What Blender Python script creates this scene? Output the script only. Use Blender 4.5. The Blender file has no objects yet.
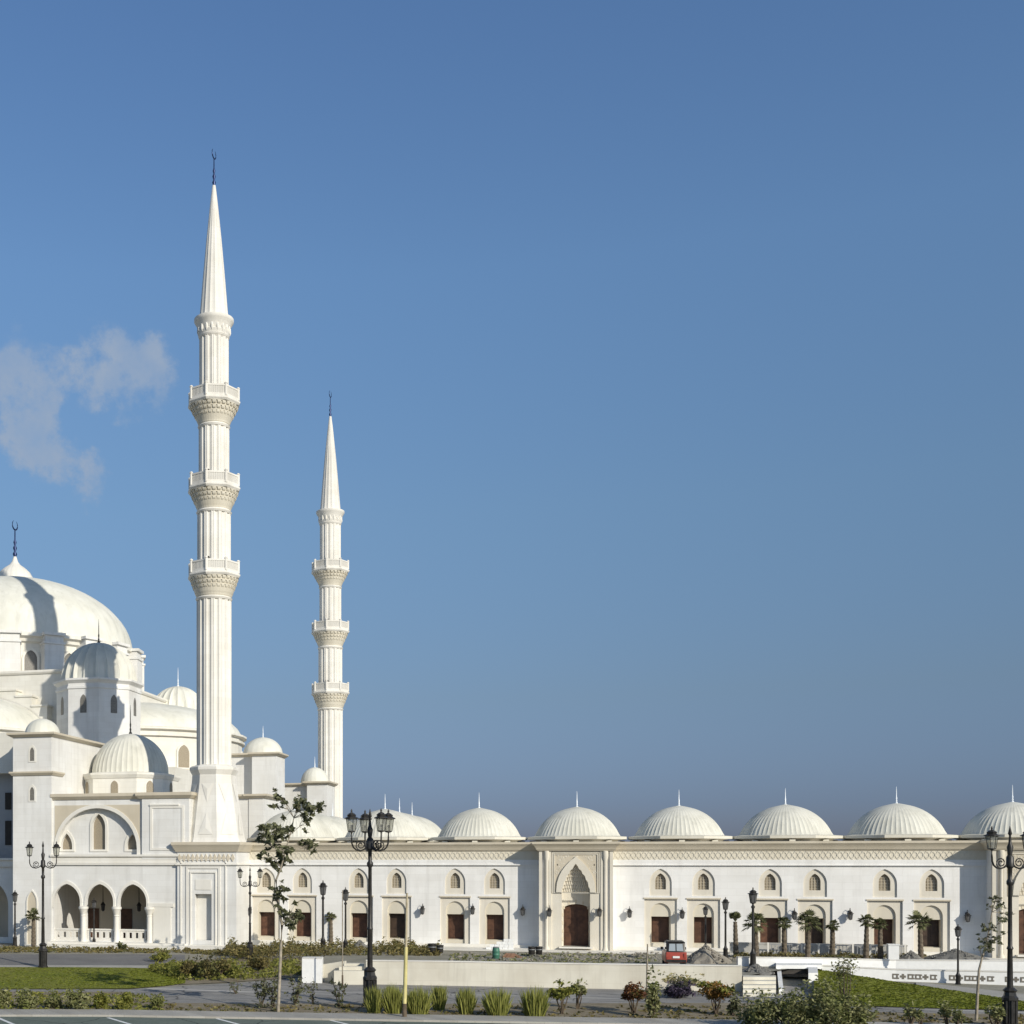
import bpy, math, random
from mathutils import Vector
from mathutils.geometry import tessellate_polygon
R_ = math.radians
PI = math.pi
random.seed(7)
scene = bpy.context.scene
COL = scene.collection

# ------------------------------------------------------------------ camera geometry / measuring helpers
TH = R_(15.4029); S_, C_ = math.sin(TH), math.cos(TH)
X0, F, YH, H = 256.0, 1245.0, 860.0, 8.0

def XY(px, Y):
    a = (px-X0)/F
    return Y*(-S_+a*C_)/(C_+a*S_)
def ZZ(px, py, Y):
    a = (px-X0)/F
    return H+(YH-py)/F*Y/(C_+a*S_)
def at_w(px, w):
    a = (px-X0)/F
    return w*(-S_+a*C_), w*(C_+a*S_)
def gz(w):
    if w < 90: return -1.3
    if w < 114: return -1.3+0.6*(w-90)/24
    return -0.7
def zat(py, w): return H+(YH-py)*w/F
def G(px, py):
    w = 90.0
    for i in range(30):
        w = min(F*(H-gz(w))/(py-YH), 400)
    x, y = at_w(px, w)
    return x, y, gz(w), w
def on(px, py, z):
    w = F*(H-z)/(py-YH)
    x, y = at_w(px, w)
    return x, y, z, w

# ------------------------------------------------------------------ mesh builder
class MB:
    def __init__(self): self.v = []; self.f = []
    def add(self, vs, fs):
        o = len(self.v); self.v += [tuple(p) for p in vs]
        self.f += [tuple(i+o for i in q) for q in fs]; return self
    def box(self, x0, x1, y0, y1, z0, z1):
        return self.add([(x0,y0,z0),(x1,y0,z0),(x1,y1,z0),(x0,y1,z0),(x0,y0,z1),(x1,y0,z1),(x1,y1,z1),(x0,y1,z1)],
                 [(3,2,1,0),(4,5,6,7),(0,1,5,4),(1,2,6,5),(2,3,7,6),(3,0,4,7)])
    def plate(self, outer, holes, y0, y1):
        """polygon in XZ with holes, from y0 (front) to y1 (back)"""
        loops = [outer]+list(holes)
        pts = [p for l in loops for p in l]
        tris = tessellate_polygon([[Vector((p[0], p[1], 0)) for p in l] for l in loops])
        n = len(pts); vs = [(p[0], y0, p[1]) for p in pts]+[(p[0], y1, p[1]) for p in pts]
        fs = []
        for t in tris:
            a, b, c = (pts[i] for i in t)
            ar = (b[0]-a[0])*(c[1]-a[1])-(b[1]-a[1])*(c[0]-a[0])
            if abs(ar) < 1e-9: continue
            t = tuple(t) if ar > 0 else (t[2], t[1], t[0])
            fs.append(t); fs.append((t[2]+n, t[1]+n, t[0]+n))
        k = 0
        for li, l in enumerate(loops):
            m = len(l)
            area = sum(l[i][0]*l[(i+1) % m][1]-l[(i+1) % m][0]*l[i][1] for i in range(m))
            ccw = (area > 0) == (li == 0)
            for i in range(m):
                a, b = k+i, k+(i+1) % m
                fs.append((a, a+n, b+n, b) if ccw else (b, b+n, a+n, a))
            k += m
        return self.add(vs, fs)
    def lathe(self, cx, cy, prof, n, rot=0.0, mod=None, a0=0.0, a1=2*PI):
        full = abs(a1-a0-2*PI) < 1e-6
        m = n if full else n+1
        vs = []; fs = []
        for (r, z) in prof:
            for j in range(m):
                t = a0+rot+(a1-a0)*j/n
                q = r*(mod(j, r, z) if mod else 1.0)
                vs.append((cx+q*math.cos(t), cy+q*math.sin(t), z))
        for i in range(len(prof)-1):
            for j in range(n):
                b = (j+1) % m
                fs.append((i*m+j, i*m+b, (i+1)*m+b, (i+1)*m+j))
        if full:
            if prof[0][0] > 1e-4: fs.append(tuple(reversed(range(m))))
            if prof[-1][0] > 1e-4: fs.append(tuple(range((len(prof)-1)*m, len(prof)*m)))
        return self.add(vs, fs)
    def tube(self, pts, rads, n=6):
        pts = [Vector(p) for p in pts]
        if not hasattr(rads, '__len__'): rads = [rads]*len(pts)
        vs = []; fs = []
        for i, p in enumerate(pts):
            d = (pts[min(i+1, len(pts)-1)]-pts[max(i-1, 0)]).normalized()
            u = d.cross(Vector((0, 0, 1)))
            if u.length < 1e-3: u = Vector((1, 0, 0))
            u.normalize(); w = d.cross(u).normalized()
            for j in range(n):
                t = 2*PI*j/n
                vs.append(p+rads[i]*(math.cos(t)*u+math.sin(t)*w))
        for i in range(len(pts)-1):
            for j in range(n):
                b = (j+1) % n
                fs.append((i*n+j, (i+1)*n+j, (i+1)*n+b, i*n+b))
        fs.append(tuple(range(n))); fs.append(tuple(reversed(range((len(pts)-1)*n, len(pts)*n))))
        return self.add(vs, fs)
    def sweep(self, path, prof, close_ends=True):
        """profile [(out,z)...] closed loop swept along an XY path, out is to the right-hand (front) side"""
        n = len(path); rings = []
        nor = []
        for i in range(n-1):
            dx, dy = path[i+1][0]-path[i][0], path[i+1][1]-path[i][1]
            l = math.hypot(dx, dy); nor.append((dy/l, -dx/l))
        for i in range(n):
            a = nor[max(i-1, 0)]; b = nor[min(i, n-2)]
            mx, my = a[0]+b[0], a[1]+b[1]
            k = mx*a[0]+my*a[1]
            mx, my = mx/k, my/k
            rings.append([(path[i][0]+o*mx, path[i][1]+o*my, z) for (o, z) in prof])
        m = len(prof); vs = [p for r in rings for p in r]; fs = []
        for i in range(n-1):
            for j in range(m):
                b = (j+1) % m
                fs.append((i*m+j, (i+1)*m+j, (i+1)*m+b, i*m+b))
        if close_ends:
            fs.append(tuple(range(m))); fs.append(tuple(reversed(range((n-1)*m, n*m))))
        return self.add(vs, fs)
    def sphere(self, c, r, n=10, sz=1.0):
        return self.lathe(c[0], c[1], [(max(r*math.sin(PI*i/n), 1e-5), c[2]-r*sz*math.cos(PI*i/n)) for i in range(n+1)], n*2)
    def build(self, name, mat, parent=None, at=None, smooth=None):
        me = bpy.data.meshes.new(name)
        if at is None:
            o = wpos(parent) if parent else Vector((0, 0, 0))
            me.from_pydata([(p[0]-o.x, p[1]-o.y, p[2]-o.z) for p in self.v], [], self.f)
        else:
            me.from_pydata(self.v, [], self.f)
        me.update()
        if smooth is not None:
            me.polygons.foreach_set('use_smooth', [True]*len(me.polygons))
            me.set_sharp_from_angle(angle=R_(smooth))
        me.materials.append(mat)
        ob = bpy.data.objects.new(name, me); COL.objects.link(ob)
        if parent:
            ob.parent = parent
            if at is not None: ob.location = Vector(at)-wpos(parent)
        elif at is not None: ob.location = at
        return ob

def wpos(o):
    p = Vector((0, 0, 0))
    while o is not None:
        p += o.location; o = o.parent
    return p
def tag(o, label=None, cat=None, group=None, kind=None):
    if label: o['label'] = label
    if cat: o['category'] = cat
    if group: o['group'] = group
    if kind: o['kind'] = kind
    return o
def thing(name, label, cat, loc=(0, 0, 0), group=None):
    o = bpy.data.objects.new(name, None); COL.objects.link(o); o.location = loc
    o.empty_display_size = 0.3
    return tag(o, label, cat, group)
KIDS = {}
def dup(root, loc, rotz=0.0, label=None, scale=None):
    def cp(o, par):
        c = o.copy(); COL.objects.link(c)
        if par: c.parent = par
        for ch in o.children: cp(ch, c)
        return c
    r = cp(root, None); r.location = loc; r.rotation_euler = (0, 0, rotz)
    if scale: r.scale = (scale,)*3
    if label: r['label'] = label
    return r

# ------------------------------------------------------------------ materials
def nodes_of(name):
    m = bpy.data.materials.new(name); m.use_nodes = True
    nt = m.node_tree; return m, nt, nt.nodes['Principled BSDF']
def mixc(nt, a, b, fac, mode='MIX'):
    n = nt.nodes.new('ShaderNodeMix'); n.data_type = 'RGBA'; n.blend_type = mode
    for s, v in ((n.inputs[6], a), (n.inputs[7], b), (n.inputs[0], fac)):
        if hasattr(v, 'is_output'): nt.links.new(v, s)
        elif isinstance(v, (int, float)): s.default_value = v
        else: s.default_value = (*v, 1)
    return n.outputs[2]
def noise(nt, vec, scale, detail=4, rough=.55):
    n = nt.nodes.new('ShaderNodeTexNoise'); n.inputs['Scale'].default_value = scale
    n.inputs['Detail'].default_value = detail; n.inputs['Roughness'].default_value = rough
    if vec is not None: nt.links.new(vec, n.inputs['Vector'])
    return n.outputs['Fac']
def ramp(nt, fac, p0, p1, c0=(0, 0, 0), c1=(1, 1, 1)):
    n = nt.nodes.new('ShaderNodeValToRGB'); nt.links.new(fac, n.inputs[0])
    n.color_ramp.elements[0].position = p0; n.color_ramp.elements[0].color = (*c0, 1)
    n.color_ramp.elements[1].position = p1; n.color_ramp.elements[1].color = (*c1, 1)
    return n.outputs[0]
def coords(nt, scale=(1, 1, 1)):
    g = nt.nodes.new('ShaderNodeNewGeometry')
    mp = nt.nodes.new('ShaderNodeMapping'); mp.inputs['Scale'].default_value = scale
    nt.links.new(g.outputs['Position'], mp.inputs['Vector'])
    return mp.outputs[0]
def bump(nt, bs, h, strength, dist):
    b = nt.nodes.new('ShaderNodeBump'); b.inputs['Strength'].default_value = strength
    b.inputs['Distance'].default_value = dist
    nt.links.new(h, b.inputs['Height']); nt.links.new(b.outputs[0], bs.inputs['Normal'])

def stone(name, col, dirt, joints=0.0, rough=.65, streak=.35, bw=1.6, bh=.6):
    m, nt, bs = nodes_of(name)
    p = coords(nt)
    n1 = ramp(nt, noise(nt, p, .35, 6), .35, .75)
    n2 = ramp(nt, noise(nt, coords(nt, (1.3, 1.3, .12)), 1.0, 5, .65), .5, .8)
    c = mixc(nt, col, dirt, n1)
    k = nt.nodes.new('ShaderNodeMath'); k.operation = 'MULTIPLY'; k.inputs[1].default_value = streak
    nt.links.new(n2, k.inputs[0])
    c = mixc(nt, c, tuple(q*.78 for q in dirt), k.outputs[0])
    if joints:
        sp = nt.nodes.new('ShaderNodeSeparateXYZ'); nt.links.new(p, sp.inputs[0])
        ad = nt.nodes.new('ShaderNodeMath'); nt.links.new(sp.outputs[0], ad.inputs[0]); nt.links.new(sp.outputs[1], ad.inputs[1])
        cb = nt.nodes.new('ShaderNodeCombineXYZ'); nt.links.new(ad.outputs[0], cb.inputs[0]); nt.links.new(sp.outputs[2], cb.inputs[1])
        br = nt.nodes.new('ShaderNodeTexBrick'); nt.links.new(cb.outputs[0], br.inputs['Vector'])
        br.inputs['Scale'].default_value = 1; br.inputs['Brick Width'].default_value = bw; br.inputs['Row Height'].default_value = bh
        br.inputs['Mortar Size'].default_value = .02; br.inputs['Mortar Smooth'].default_value = .3
        br.inputs['Color1'].default_value = (1, 1, 1, 1); br.inputs['Color2'].default_value = (.80, .79, .77, 1)
        br.inputs['Mortar'].default_value = (.68, .66, .62, 1)
        c = mixc(nt, c, br.outputs['Color'], joints, 'MULTIPLY')
    nt.links.new(c, bs.inputs['Base Color']); bs.inputs['Roughness'].default_value = rough
    bs.inputs['Specular IOR Level'].default_value = .3
    bump(nt, bs, noise(nt, p, 9, 4), .25, .02)
    return m
def clearglass(name, tint, see):
    m, nt, bs = nodes_of(name)
    bs.inputs['Base Color'].default_value = (.45, .45, .42, 1); bs.inputs['Roughness'].default_value = .12
    tr = nt.nodes.new('ShaderNodeBsdfTransparent'); tr.inputs[0].default_value = (*tint, 1)
    mx = nt.nodes.new('ShaderNodeMixShader'); mx.inputs[0].default_value = see
    nt.links.new(bs.outputs[0], mx.inputs[1]); nt.links.new(tr.outputs[0], mx.inputs[2])
    nt.links.new(mx.outputs[0], nt.nodes['Material Output'].inputs[0])
    return m
def simple(name, col, rough=.5, metal=0.0, var=.15, scale=3.0, spec=.4):
    m, nt, bs = nodes_of(name)
    n = noise(nt, coords(nt), scale, 4)
    c = mixc(nt, tuple(q*(1-var) for q in col), tuple(min(q*(1+var), 1) for q in col), ramp(nt, n, .3, .7))
    nt.links.new(c, bs.inputs['Base Color']); bs.inputs['Roughness'].default_value = rough
    bs.inputs['Metallic'].default_value = metal; bs.inputs['Specular IOR Level'].default_value = spec
    return m
def ground_mat(name, c0, c1, scale=.6, fine=12, c2=None, bs_=.4, rough=.9, crack=0):
    m, nt, bs = nodes_of(name); p = coords(nt)
    c = mixc(nt, c0, c1, ramp(nt, noise(nt, p, scale, 6, .6), .35, .68))
    f = noise(nt, p, fine, 3, .7)
    c = mixc(nt, c, c2 or tuple(q*.6 for q in c0), ramp(nt, f, .5, .8))
    if crack:
        vo = nt.nodes.new('ShaderNodeTexVoronoi'); vo.feature = 'DISTANCE_TO_EDGE'; vo.inputs['Scale'].default_value = crack
        wv = nt.nodes.new('ShaderNodeVectorMath'); nn_ = nt.nodes.new('ShaderNodeTexNoise'); nn_.inputs['Scale'].default_value = .8; nn_.inputs['Detail'].default_value = 5
        nt.links.new(p, nn_.inputs['Vector']); nt.links.new(p, wv.inputs[0]); nt.links.new(nn_.outputs['Color'], wv.inputs[1]); nt.links.new(wv.outputs[0], vo.inputs['Vector'])
        c = mixc(nt, tuple(q*.45 for q in c0), c, ramp(nt, vo.outputs['Distance'], .004, .02))
        c = mixc(nt, c, tuple(min(q*1.5, 1) for q in c1), ramp(nt, noise(nt, coords(nt, (.05, .6, 1)), 1.0, 4), .58, .72))
    nt.links.new(c, bs.inputs['Base Color']); bs.inputs['Roughness'].default_value = rough
    bs.inputs['Specular IOR Level'].default_value = .2
    bump(nt, bs, f, bs_, .05)
    return m
def leafmat(name, c0, c1, c2=None):
    m, nt, bs = nodes_of(name)
    g = nt.nodes.new('ShaderNodeNewGeometry')
    c = mixc(nt, c0, c1, g.outputs['Random Per Island'])
    if c2: c = mixc(nt, c, c2, ramp(nt, noise(nt, coords(nt), 1.1, 2), .5, .62))
    nt.links.new(c, bs.inputs['Base Color']); bs.inputs['Roughness'].default_value = .6
    bs.inputs['Specular IOR Level'].default_value = .25
    tr = nt.nodes.new('ShaderNodeBsdfTranslucent'); nt.links.new(c, tr.inputs[0])
    mx = nt.nodes.new('ShaderNodeMixShader'); mx.inputs[0].default_value = .25
    out = nt.nodes['Material Output']
    nt.links.new(bs.outputs[0], mx.inputs[1]); nt.links.new(tr.outputs[0], mx.inputs[2]); nt.links.new(mx.outputs[0], out.inputs[0])
    return m
def glassmat(name, col, rough=.08):
    m, nt, bs = nodes_of(name)
    bs.inputs['Base Color'].default_value = (*col, 1); bs.inputs['Roughness'].default_value = rough
    bs.inputs['Specular IOR Level'].default_value = .6; return m

M = dict(
    corbel=stone('corbel_stone', (.68, .635, .53), (.60, .55, .44), streak=.3),
    frieze=stone('frieze_stone', (.69, .645, .54), (.60, .55, .44), streak=.4),
    lanterndark=glassmat('dark_lantern_glass', (.10, .10, .10), .2),
    brick=simple('old_brick', (.30, .17, .11), .85, var=.3),
    tan=simple('weathered_pole', (.42, .36, .24), .8, var=.2),
    marble=stone('white_marble', (.82, .81, .785), (.715, .70, .665), joints=.25, streak=.55),
    hallwhite=stone('hall_marble', (.76, .755, .73), (.67, .655, .615), joints=.25, streak=.55),
    cream=stone('cream_stone', (.775, .755, .69), (.67, .645, .57), joints=.3),
    trim=stone('beige_trim_stone', (.585, .525, .415), (.51, .45, .345)),
    carve=stone('carved_beige_stone', (.64, .575, .46), (.52, .455, .34), streak=.5),
    pale=stone('pale_trim_stone', (.76, .735, .675), (.68, .65, .575)),
    dome=stone('dome_cladding', (.745, .735, .66), (.62, .61, .525), streak=.6),
    domegreen=stone('ribbed_dome_cladding', (.70, .685, .605), (.57, .555, .475), streak=.8),
    minaret=stone('minaret_marble', (.80, .775, .715), (.69, .66, .59), joints=.25, streak=.6),
    panelgrey=stone('parapet_lattice', (.56, .545, .50), (.48, .46, .41)),
    wallcream=stone('retaining_wall_render', (.69, .66, .565), (.55, .51, .42), joints=.25, bw=2.6, bh=.9, streak=.6),
    greywall=stone('concrete_and_recess_shade', (.36, .37, .38), (.28, .29, .30)),
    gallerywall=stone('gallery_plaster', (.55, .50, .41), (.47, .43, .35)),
    orn=simple('ornament_iron', (.16, .145, .12), .7),
    portal=stone('portal_limestone', (.70, .655, .56), (.61, .56, .46), streak=.5),
    greystone=stone('grey_parapet_stone', (.50, .49, .455), (.40, .39, .36), joints=.6, bw=.9, bh=.45, streak=.5),
    eave=stone('eave_stone', (.66, .63, .54), (.56, .53, .44), streak=.5),
    surround=stone('window_surround_stone', (.69, .645, .555), (.61, .56, .465), streak=.5),
    tymp=stone('tympanum_stone', (.63, .585, .48), (.56, .51, .41)),
    wood2=simple('red_brown_wood', (.105, .05, .030), .5, var=.4, scale=2.5),
    wood3=simple('very_dark_wood', (.045, .028, .018), .5, var=.35, scale=2.5),
    wood=simple('dark_wood', (.088, .042, .024), .5, var=.35, scale=2.5),
    panewood=simple('window_lattice', (.30, .255, .185), .7, var=.3, scale=14),
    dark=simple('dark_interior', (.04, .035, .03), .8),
    shadewin=simple('grey_glass_lattice', (.17, .16, .14), .4, var=.3, scale=10),
    iron=simple('black_iron', (.032, .030, .028), .42, .2, var=.4),
    finialblue=simple('blue_black_finial', (.02, .035, .10), .35, .5),
    finialwhite=simple('white_finial', (.80, .84, .88), .35, .1, var=.03),
    lampglass=clearglass('lantern_glass', (.86, .86, .80), .62),
    red=simple('red_car_paint', (.36, .07, .05), .3, var=.08, spec=.5),
    tyre=simple('tyre_rubber', (.02, .02, .02), .8),
    carpane=glassmat('car_rear_glass', (.34, .38, .40), .1),
    carglass=glassmat('car_glass', (.05, .07, .08), .05),
    grey=simple('grey_metal', (.35, .36, .37), .45, .4),
    white=simple('white_paint', (.78, .78, .76), .5, var=.05),
    yellow=simple('yellow_paint', (.58, .51, .22), .5, var=.15),
    green=simple('green_plastic', (.05, .16, .11), .5),
    bark=simple('pale_bark', (.30, .26, .20), .9, var=.35, scale=4),
    palmbark=simple('palm_bark', (.13, .105, .075), .95, var=.5, scale=9),
    stemdark=simple('shrub_stem', (.10, .075, .05), .9, var=.3),
    leafdark=leafmat('dark_tree_leaves', (.055, .062, .03), (.22, .225, .12)),
    leafmid=leafmat('shrub_leaves', (.09, .105, .032), (.34, .33, .16), (.17, .185, .06)),
    leafyel=leafmat('yellow_green_leaves', (.10, .12, .022), (.27, .26, .06)),
    leafdry=leafmat('dry_hedge_leaves', (.10, .085, .03), (.27, .22, .085), (.12, .12, .04)),
    leafred=leafmat('reddish_leaves', (.10, .035, .02), (.22, .10, .035), (.10, .10, .03)),
    leaforange=leafmat('orange_green_leaves', (.14, .09, .02), (.30, .15, .045), (.12, .14, .03)),
    flower=leafmat('purple_flowers', (.030, .024, .038), (.11, .085, .13), (.05, .06, .035)),
    flowercream=leafmat('cream_flowers', (.38, .32, .16), (.55, .48, .26), (.17, .18, .06)),
    palmleaf=leafmat('palm_fronds', (.05, .06, .024), (.20, .205, .095)),
    grassclump=leafmat('grass_blades', (.16, .18, .035), (.36, .36, .10)),
    lawngrass=leafmat('lawn_blades', (.13, .155, .018), (.19, .21, .028)),
    asphalt=ground_mat('parking_asphalt', (.125, .155, .130), (.175, .20, .175), .35, 9, (.09, .11, .095), crack=.22),
    road=ground_mat('grey_road', (.22, .215, .21), (.33, .315, .29), .4, 9, (.15, .145, .135), crack=.2),
    backroad=ground_mat('dark_road', (.165, .16, .16), (.21, .205, .20), .3, 14, (.13, .13, .125)),
    slabs=stone('pavement_slabs', (.45, .425, .38), (.35, .335, .30), joints=.8, bw=1.1, bh=50, streak=.3),
    paving=ground_mat('pale_paving', (.44, .42, .38), (.36, .345, .31), .5, 9),
    soil=ground_mat('sandy_soil', (.20, .165, .11), (.30, .26, .19), .7, 8, (.12, .09, .05)),
    sand=ground_mat('dusty_ground', (.33, .31, .255), (.22, .21, .165), .5, 5),
    lawn=ground_mat('lawn_turf', (.135, .158, .016), (.20, .195, .035), .22, 14, (.10, .115, .02)),
    gravel=ground_mat('grey_gravel', (.24, .22, .185), (.33, .30, .25), 1.5, 10, (.10, .09, .07), .9),
    darkgravel_shade=ground_mat('dark_gravel_and_shade', (.17, .165, .15), (.24, .23, .21), 1.5, 8, (.08, .08, .075), .9),
    line=simple('road_marking', (.72, .73, .72), .7, var=.15),
)

# ------------------------------------------------------------------ shared shapes
def arch(xc, hw, zb, zs, za, n=7):
    """pointed arch outline, counter-clockwise"""
    h = za-zs
    if h < hw:      # flattened: ellipse
        pts = [(xc+hw*math.cos(PI*i/(2*n)), zs+h*math.sin(PI*i/(2*n))) for i in range(2*n+1)]
    else:
        Rr = (h*h+hw*hw)/(2*hw); e = Rr-hw
        amax = math.atan2(h, e) if e > 1e-6 else PI/2
        right = [(xc-e+Rr*math.cos(amax*i/n), zs+Rr*math.sin(amax*i/n)) for i in range(n+1)]
        right[-1] = (xc, za)
        pts = right+[(2*xc-p[0], p[1]) for p in reversed(right[:-1])]
    return [(xc-hw, zb), (xc+hw, zb)]+pts
def band(xc, hw, zs, za, hw2, za2, zb, n=9):
    """arch-shaped strip between an outer and an inner arch, open at the foot"""
    o = arch(xc, hw, zb, zs, za, n)[1:]+[(xc-hw, zb)]
    i_ = arch(xc, hw2, zb, zs, za2, n)[1:]+[(xc-hw2, zb)]
    return o+i_[::-1]
def rect(x0, x1, z0, z1): return [(x0, z0), (x1, z0), (x1, z1), (x0, z1)]
def dome_prof(r, h, z0, n=14, onion=0.0):
    return [(max(r*math.cos(PI/2*i/n), .02), z0+h*math.sin(PI/2*i/n)) for i in range(n+1)]
def cap_prof(R, h, z0, n=14):
    rho = (R*R+h*h)/(2*h); c = h-rho; a0 = math.asin(max(-1, -c/rho)); pr = [(R*1.05, z0-.03), (R*1.012, z0+.06)]
    for i in range(1, n+1):
        a = a0+(PI/2-a0)*i/n
        pr.append((max(rho*math.cos(a), .02), z0+c+rho*math.sin(a)+.10*max(0, (i/n-.8)/.2)**2))
    return pr
def finial_mb(cx, cy, z, h, r, n=8):
    return MB().lathe(cx, cy, [(r*2.2, z-.15*r), (r*1.6, z+.05*h), (r*.7, z+.10*h), (r*1.1, z+.16*h), (r*.6, z+.22*h),
                               (r*.95, z+.32*h), (r*.5, z+.4*h), (r*.45, z+.7*h), (.012, z+h)], n)
def big_finial(mb, cx, cy, z, h, r):
    k = [(r, z), (r*.8, z+.03*h), (r*1.5, z+.1*h), (r*.6, z+.17*h), (r*1.35, z+.25*h), (r*.55, z+.32*h), (r*1.1, z+.39*h),
         (r*.45, z+.46*h), (r*.4, z+.68*h), (.02, z+.7*h)]
    mb.lathe(cx, cy, k, 10)
    # crescent
    pts = []; ro = .115*h; zc = z+.815*h
    for i in range(13):
        t = R_(-90-150+300*i/12)+0
        qq = ro*math.sin(R_(-150+300*i/12)); pts.append((cx+qq*.12, cy+qq*.99, zc-ro*math.cos(R_(-150+300*i/12))))
    mb.tube(pts, [r*.1+r*.4*math.sin(PI*i/12) for i in range(13)], 6)
    return mb
def rib_mod(per, amt):
    return lambda j, r, z: 1+amt if j % per == 0 else (1.0 if j % per in (1, per-1) else 1-amt*.25)

def small_dome(parent, name, cx, cy, z, r, h, mat, ribs=44, amt=.018, fin=True, finh=1.5, finmat='finialwhite', finr=.085):
    n = ribs*4
    prof = dome_prof(r, h, z)
    d = MB().lathe(cx, cy, prof, n, 0, lambda j, q, zz: 1+amt*2 if j % 4 == 0 else 1-amt*.4).build(name, M[mat], parent, smooth=35)
    if fin: finial_mb(cx, cy, z+h-.03, finh, finr).build('finial', M[finmat], d, smooth=40)
    return d

# ================================================================== ARCADE WING
DY = 120.0
BX = lambda k: -2.06+9.37*k
wing = thing('arcade_wing', 'long low white courtyard wing with a row of ribbed domes and two arched portals', 'building', (-2.06, DY, -.8))
XL, XR = -34.2, 62.5
PORT = (0, 4)
PW = 3.3; PD = 1.75          # portal half width, projection
def facade_path(a, b):
    p = [(a, DY)]
    for k in PORT:
        c = BX(k)
        p += [(c-PW, DY), (c-PW, DY-PD), (c+PW, DY-PD), (c+PW, DY)]
    return p+[(b, DY)]
bays = [-3, -2, -1, 1, 2, 3, 5, 6]
wins = [BX(k)+s*1.86 for k in bays for s in (-1, 1)]
spans = [(XL, BX(0)-PW+.02), (BX(0)+PW-.02, BX(4)-PW+.02), (BX(4)+PW-.02, XR)]
for (a, b) in spans:
    ws = [x for x in wins if a < x < b]
    holes = [arch(x, .97, 4.72, 5.9, 7.2) for x in ws]+[rect(x-1.42, x+1.42, .0, 4.42) for x in ws]
    MB().plate(rect(a, b, -.8, 8.84), holes, DY, DY+.35).build('wall', M['marble'], wing)
# window and door bays
drng = random.Random(5)
for x in wins:
    sw = MB().plate([(p[0], p[1]) for p in arch(x, .97, 4.72, 5.9, 7.2)], [arch(x, .47, 5.3, 6.05, 6.78)], DY+.14, DY+.55)
    so = sw.build('upper_window', M['surround'], wing)
    MB().box(x-.6, x+.6, DY+.42, DY+.5, 5.2, 6.85).build('window_pane', M['panewood'], so)
    gr = MB()
    for i in range(3): gr.box(x-.27+.25*i, x-.23+.25*i, DY+.36, DY+.4, 5.32, 6.55-.2*abs(i-1))
    for i in range(5): gr.box(x-.44, x+.44, DY+.37, DY+.39, 5.42+.25*i, 5.45+.25*i)
    gr.build('window_lattice', M['trim'], so)
    ds = MB().plate(rect(x-1.42, x+1.42, .0, 4.42), [arch(x, .9, .02, 3.1, 4.05)], DY+.16, DY+.5)
    do = ds.build('door_surround', M['surround'], wing)
    mo = MB().box(x-1.5, x+1.5, DY-.07, DY+.1, 4.42, 4.55)
    mo.build('door_hood', M['trim'], do)
    MB().plate(rect(x-.95, x+.95, .0, 4.2), [rect(x-.80, x+.80, .36, 2.80)], DY+.34, DY+.7).build('tympanum', M['tymp'], do)
    dd = MB().box(x-.95, x+.95, DY+1.05, DY+1.12, .3, 2.9)
    for sx in (-1, 1):
        for (z0, z1) in ((.5, 1.2), (1.3, 2.6)):
            dd.box(x+sx*.40-.27, x+sx*.40+.27, DY+1.02, DY+1.06, z0, z1)
    dd.build('door', M[drng.choice(('wood', 'wood', 'wood2', 'wood3'))], do)
    MB().plate(rect(x-.95, x+.95, .25, 2.95), [rect(x-.77, x+.77, .4, 2.77)], DY+.7, DY+.95).build('door_jamb', M['trim'], do)
# plinth, mouldings, frieze, cornice
pl = MB()
for (a, b) in spans:
    ws = sorted([x for x in wins if a < x < b]); e = a
    pl.box(a, b, DY-.16, DY+.1, -.8, -.02)
pl.build('plinth', M['pale'], wing)
for (a, b) in spans:
    mb = MB()
    mb.box(a, b, DY-.12, DY+.1, 7.58, 8.02)
    mb.box(a, b, DY-.2, DY+.1, 7.5, 7.58)
    mb.build('string_course', M['marble'], wing)
    fr = MB().box(a, b, DY-.06, DY+.1, 8.02, 8.84)
    x = a+.3; st = .46
    while x < b-.4:
        for sg in (-1, 1):
            c = x; pts = [(c-.24, 8.43-.34*sg), (c-.16, 8.43-.36*sg), (c+.24, 8.43+.34*sg), (c+.16, 8.43+.36*sg)]
            if sg < 0: pts = pts[::-1]
            fr.plate(pts, [], DY-.095-.004*(sg+1), DY-.05)
        fr.plate([(x, 8.43-.12), (x+.09, 8.43), (x, 8.43+.12), (x-.09, 8.43)], [], DY-.115, DY-.05)
        fr.plate([(x+.23, 8.62), (x+.29, 8.72), (x+.23, 8.80), (x+.17, 8.72)], [], DY-.105, DY-.05)
        fr.plate([(x+.23, 8.06), (x+.29, 8.14), (x+.23, 8.24), (x+.17, 8.14)], [], DY-.105, DY-.05)
        x += st
    fr.build('frieze', M['frieze'], wing)
cor = MB().sweep(facade_path(XL, XR), [(-.3, 8.84), (.14, 8.84), (.16, 8.93), (.24, 8.95), (.30, 9.12), (.46, 9.34), (.62, 9.48), (.62, 9.68), (-.3, 9.68)])
cor.build('cornice', M['trim'], wing, smooth=30)
rf = MB().box(XL, XR, DY-.25, 130, 9.45, 9.6)
rf.build('roof', M['pale'], wing)
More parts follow.
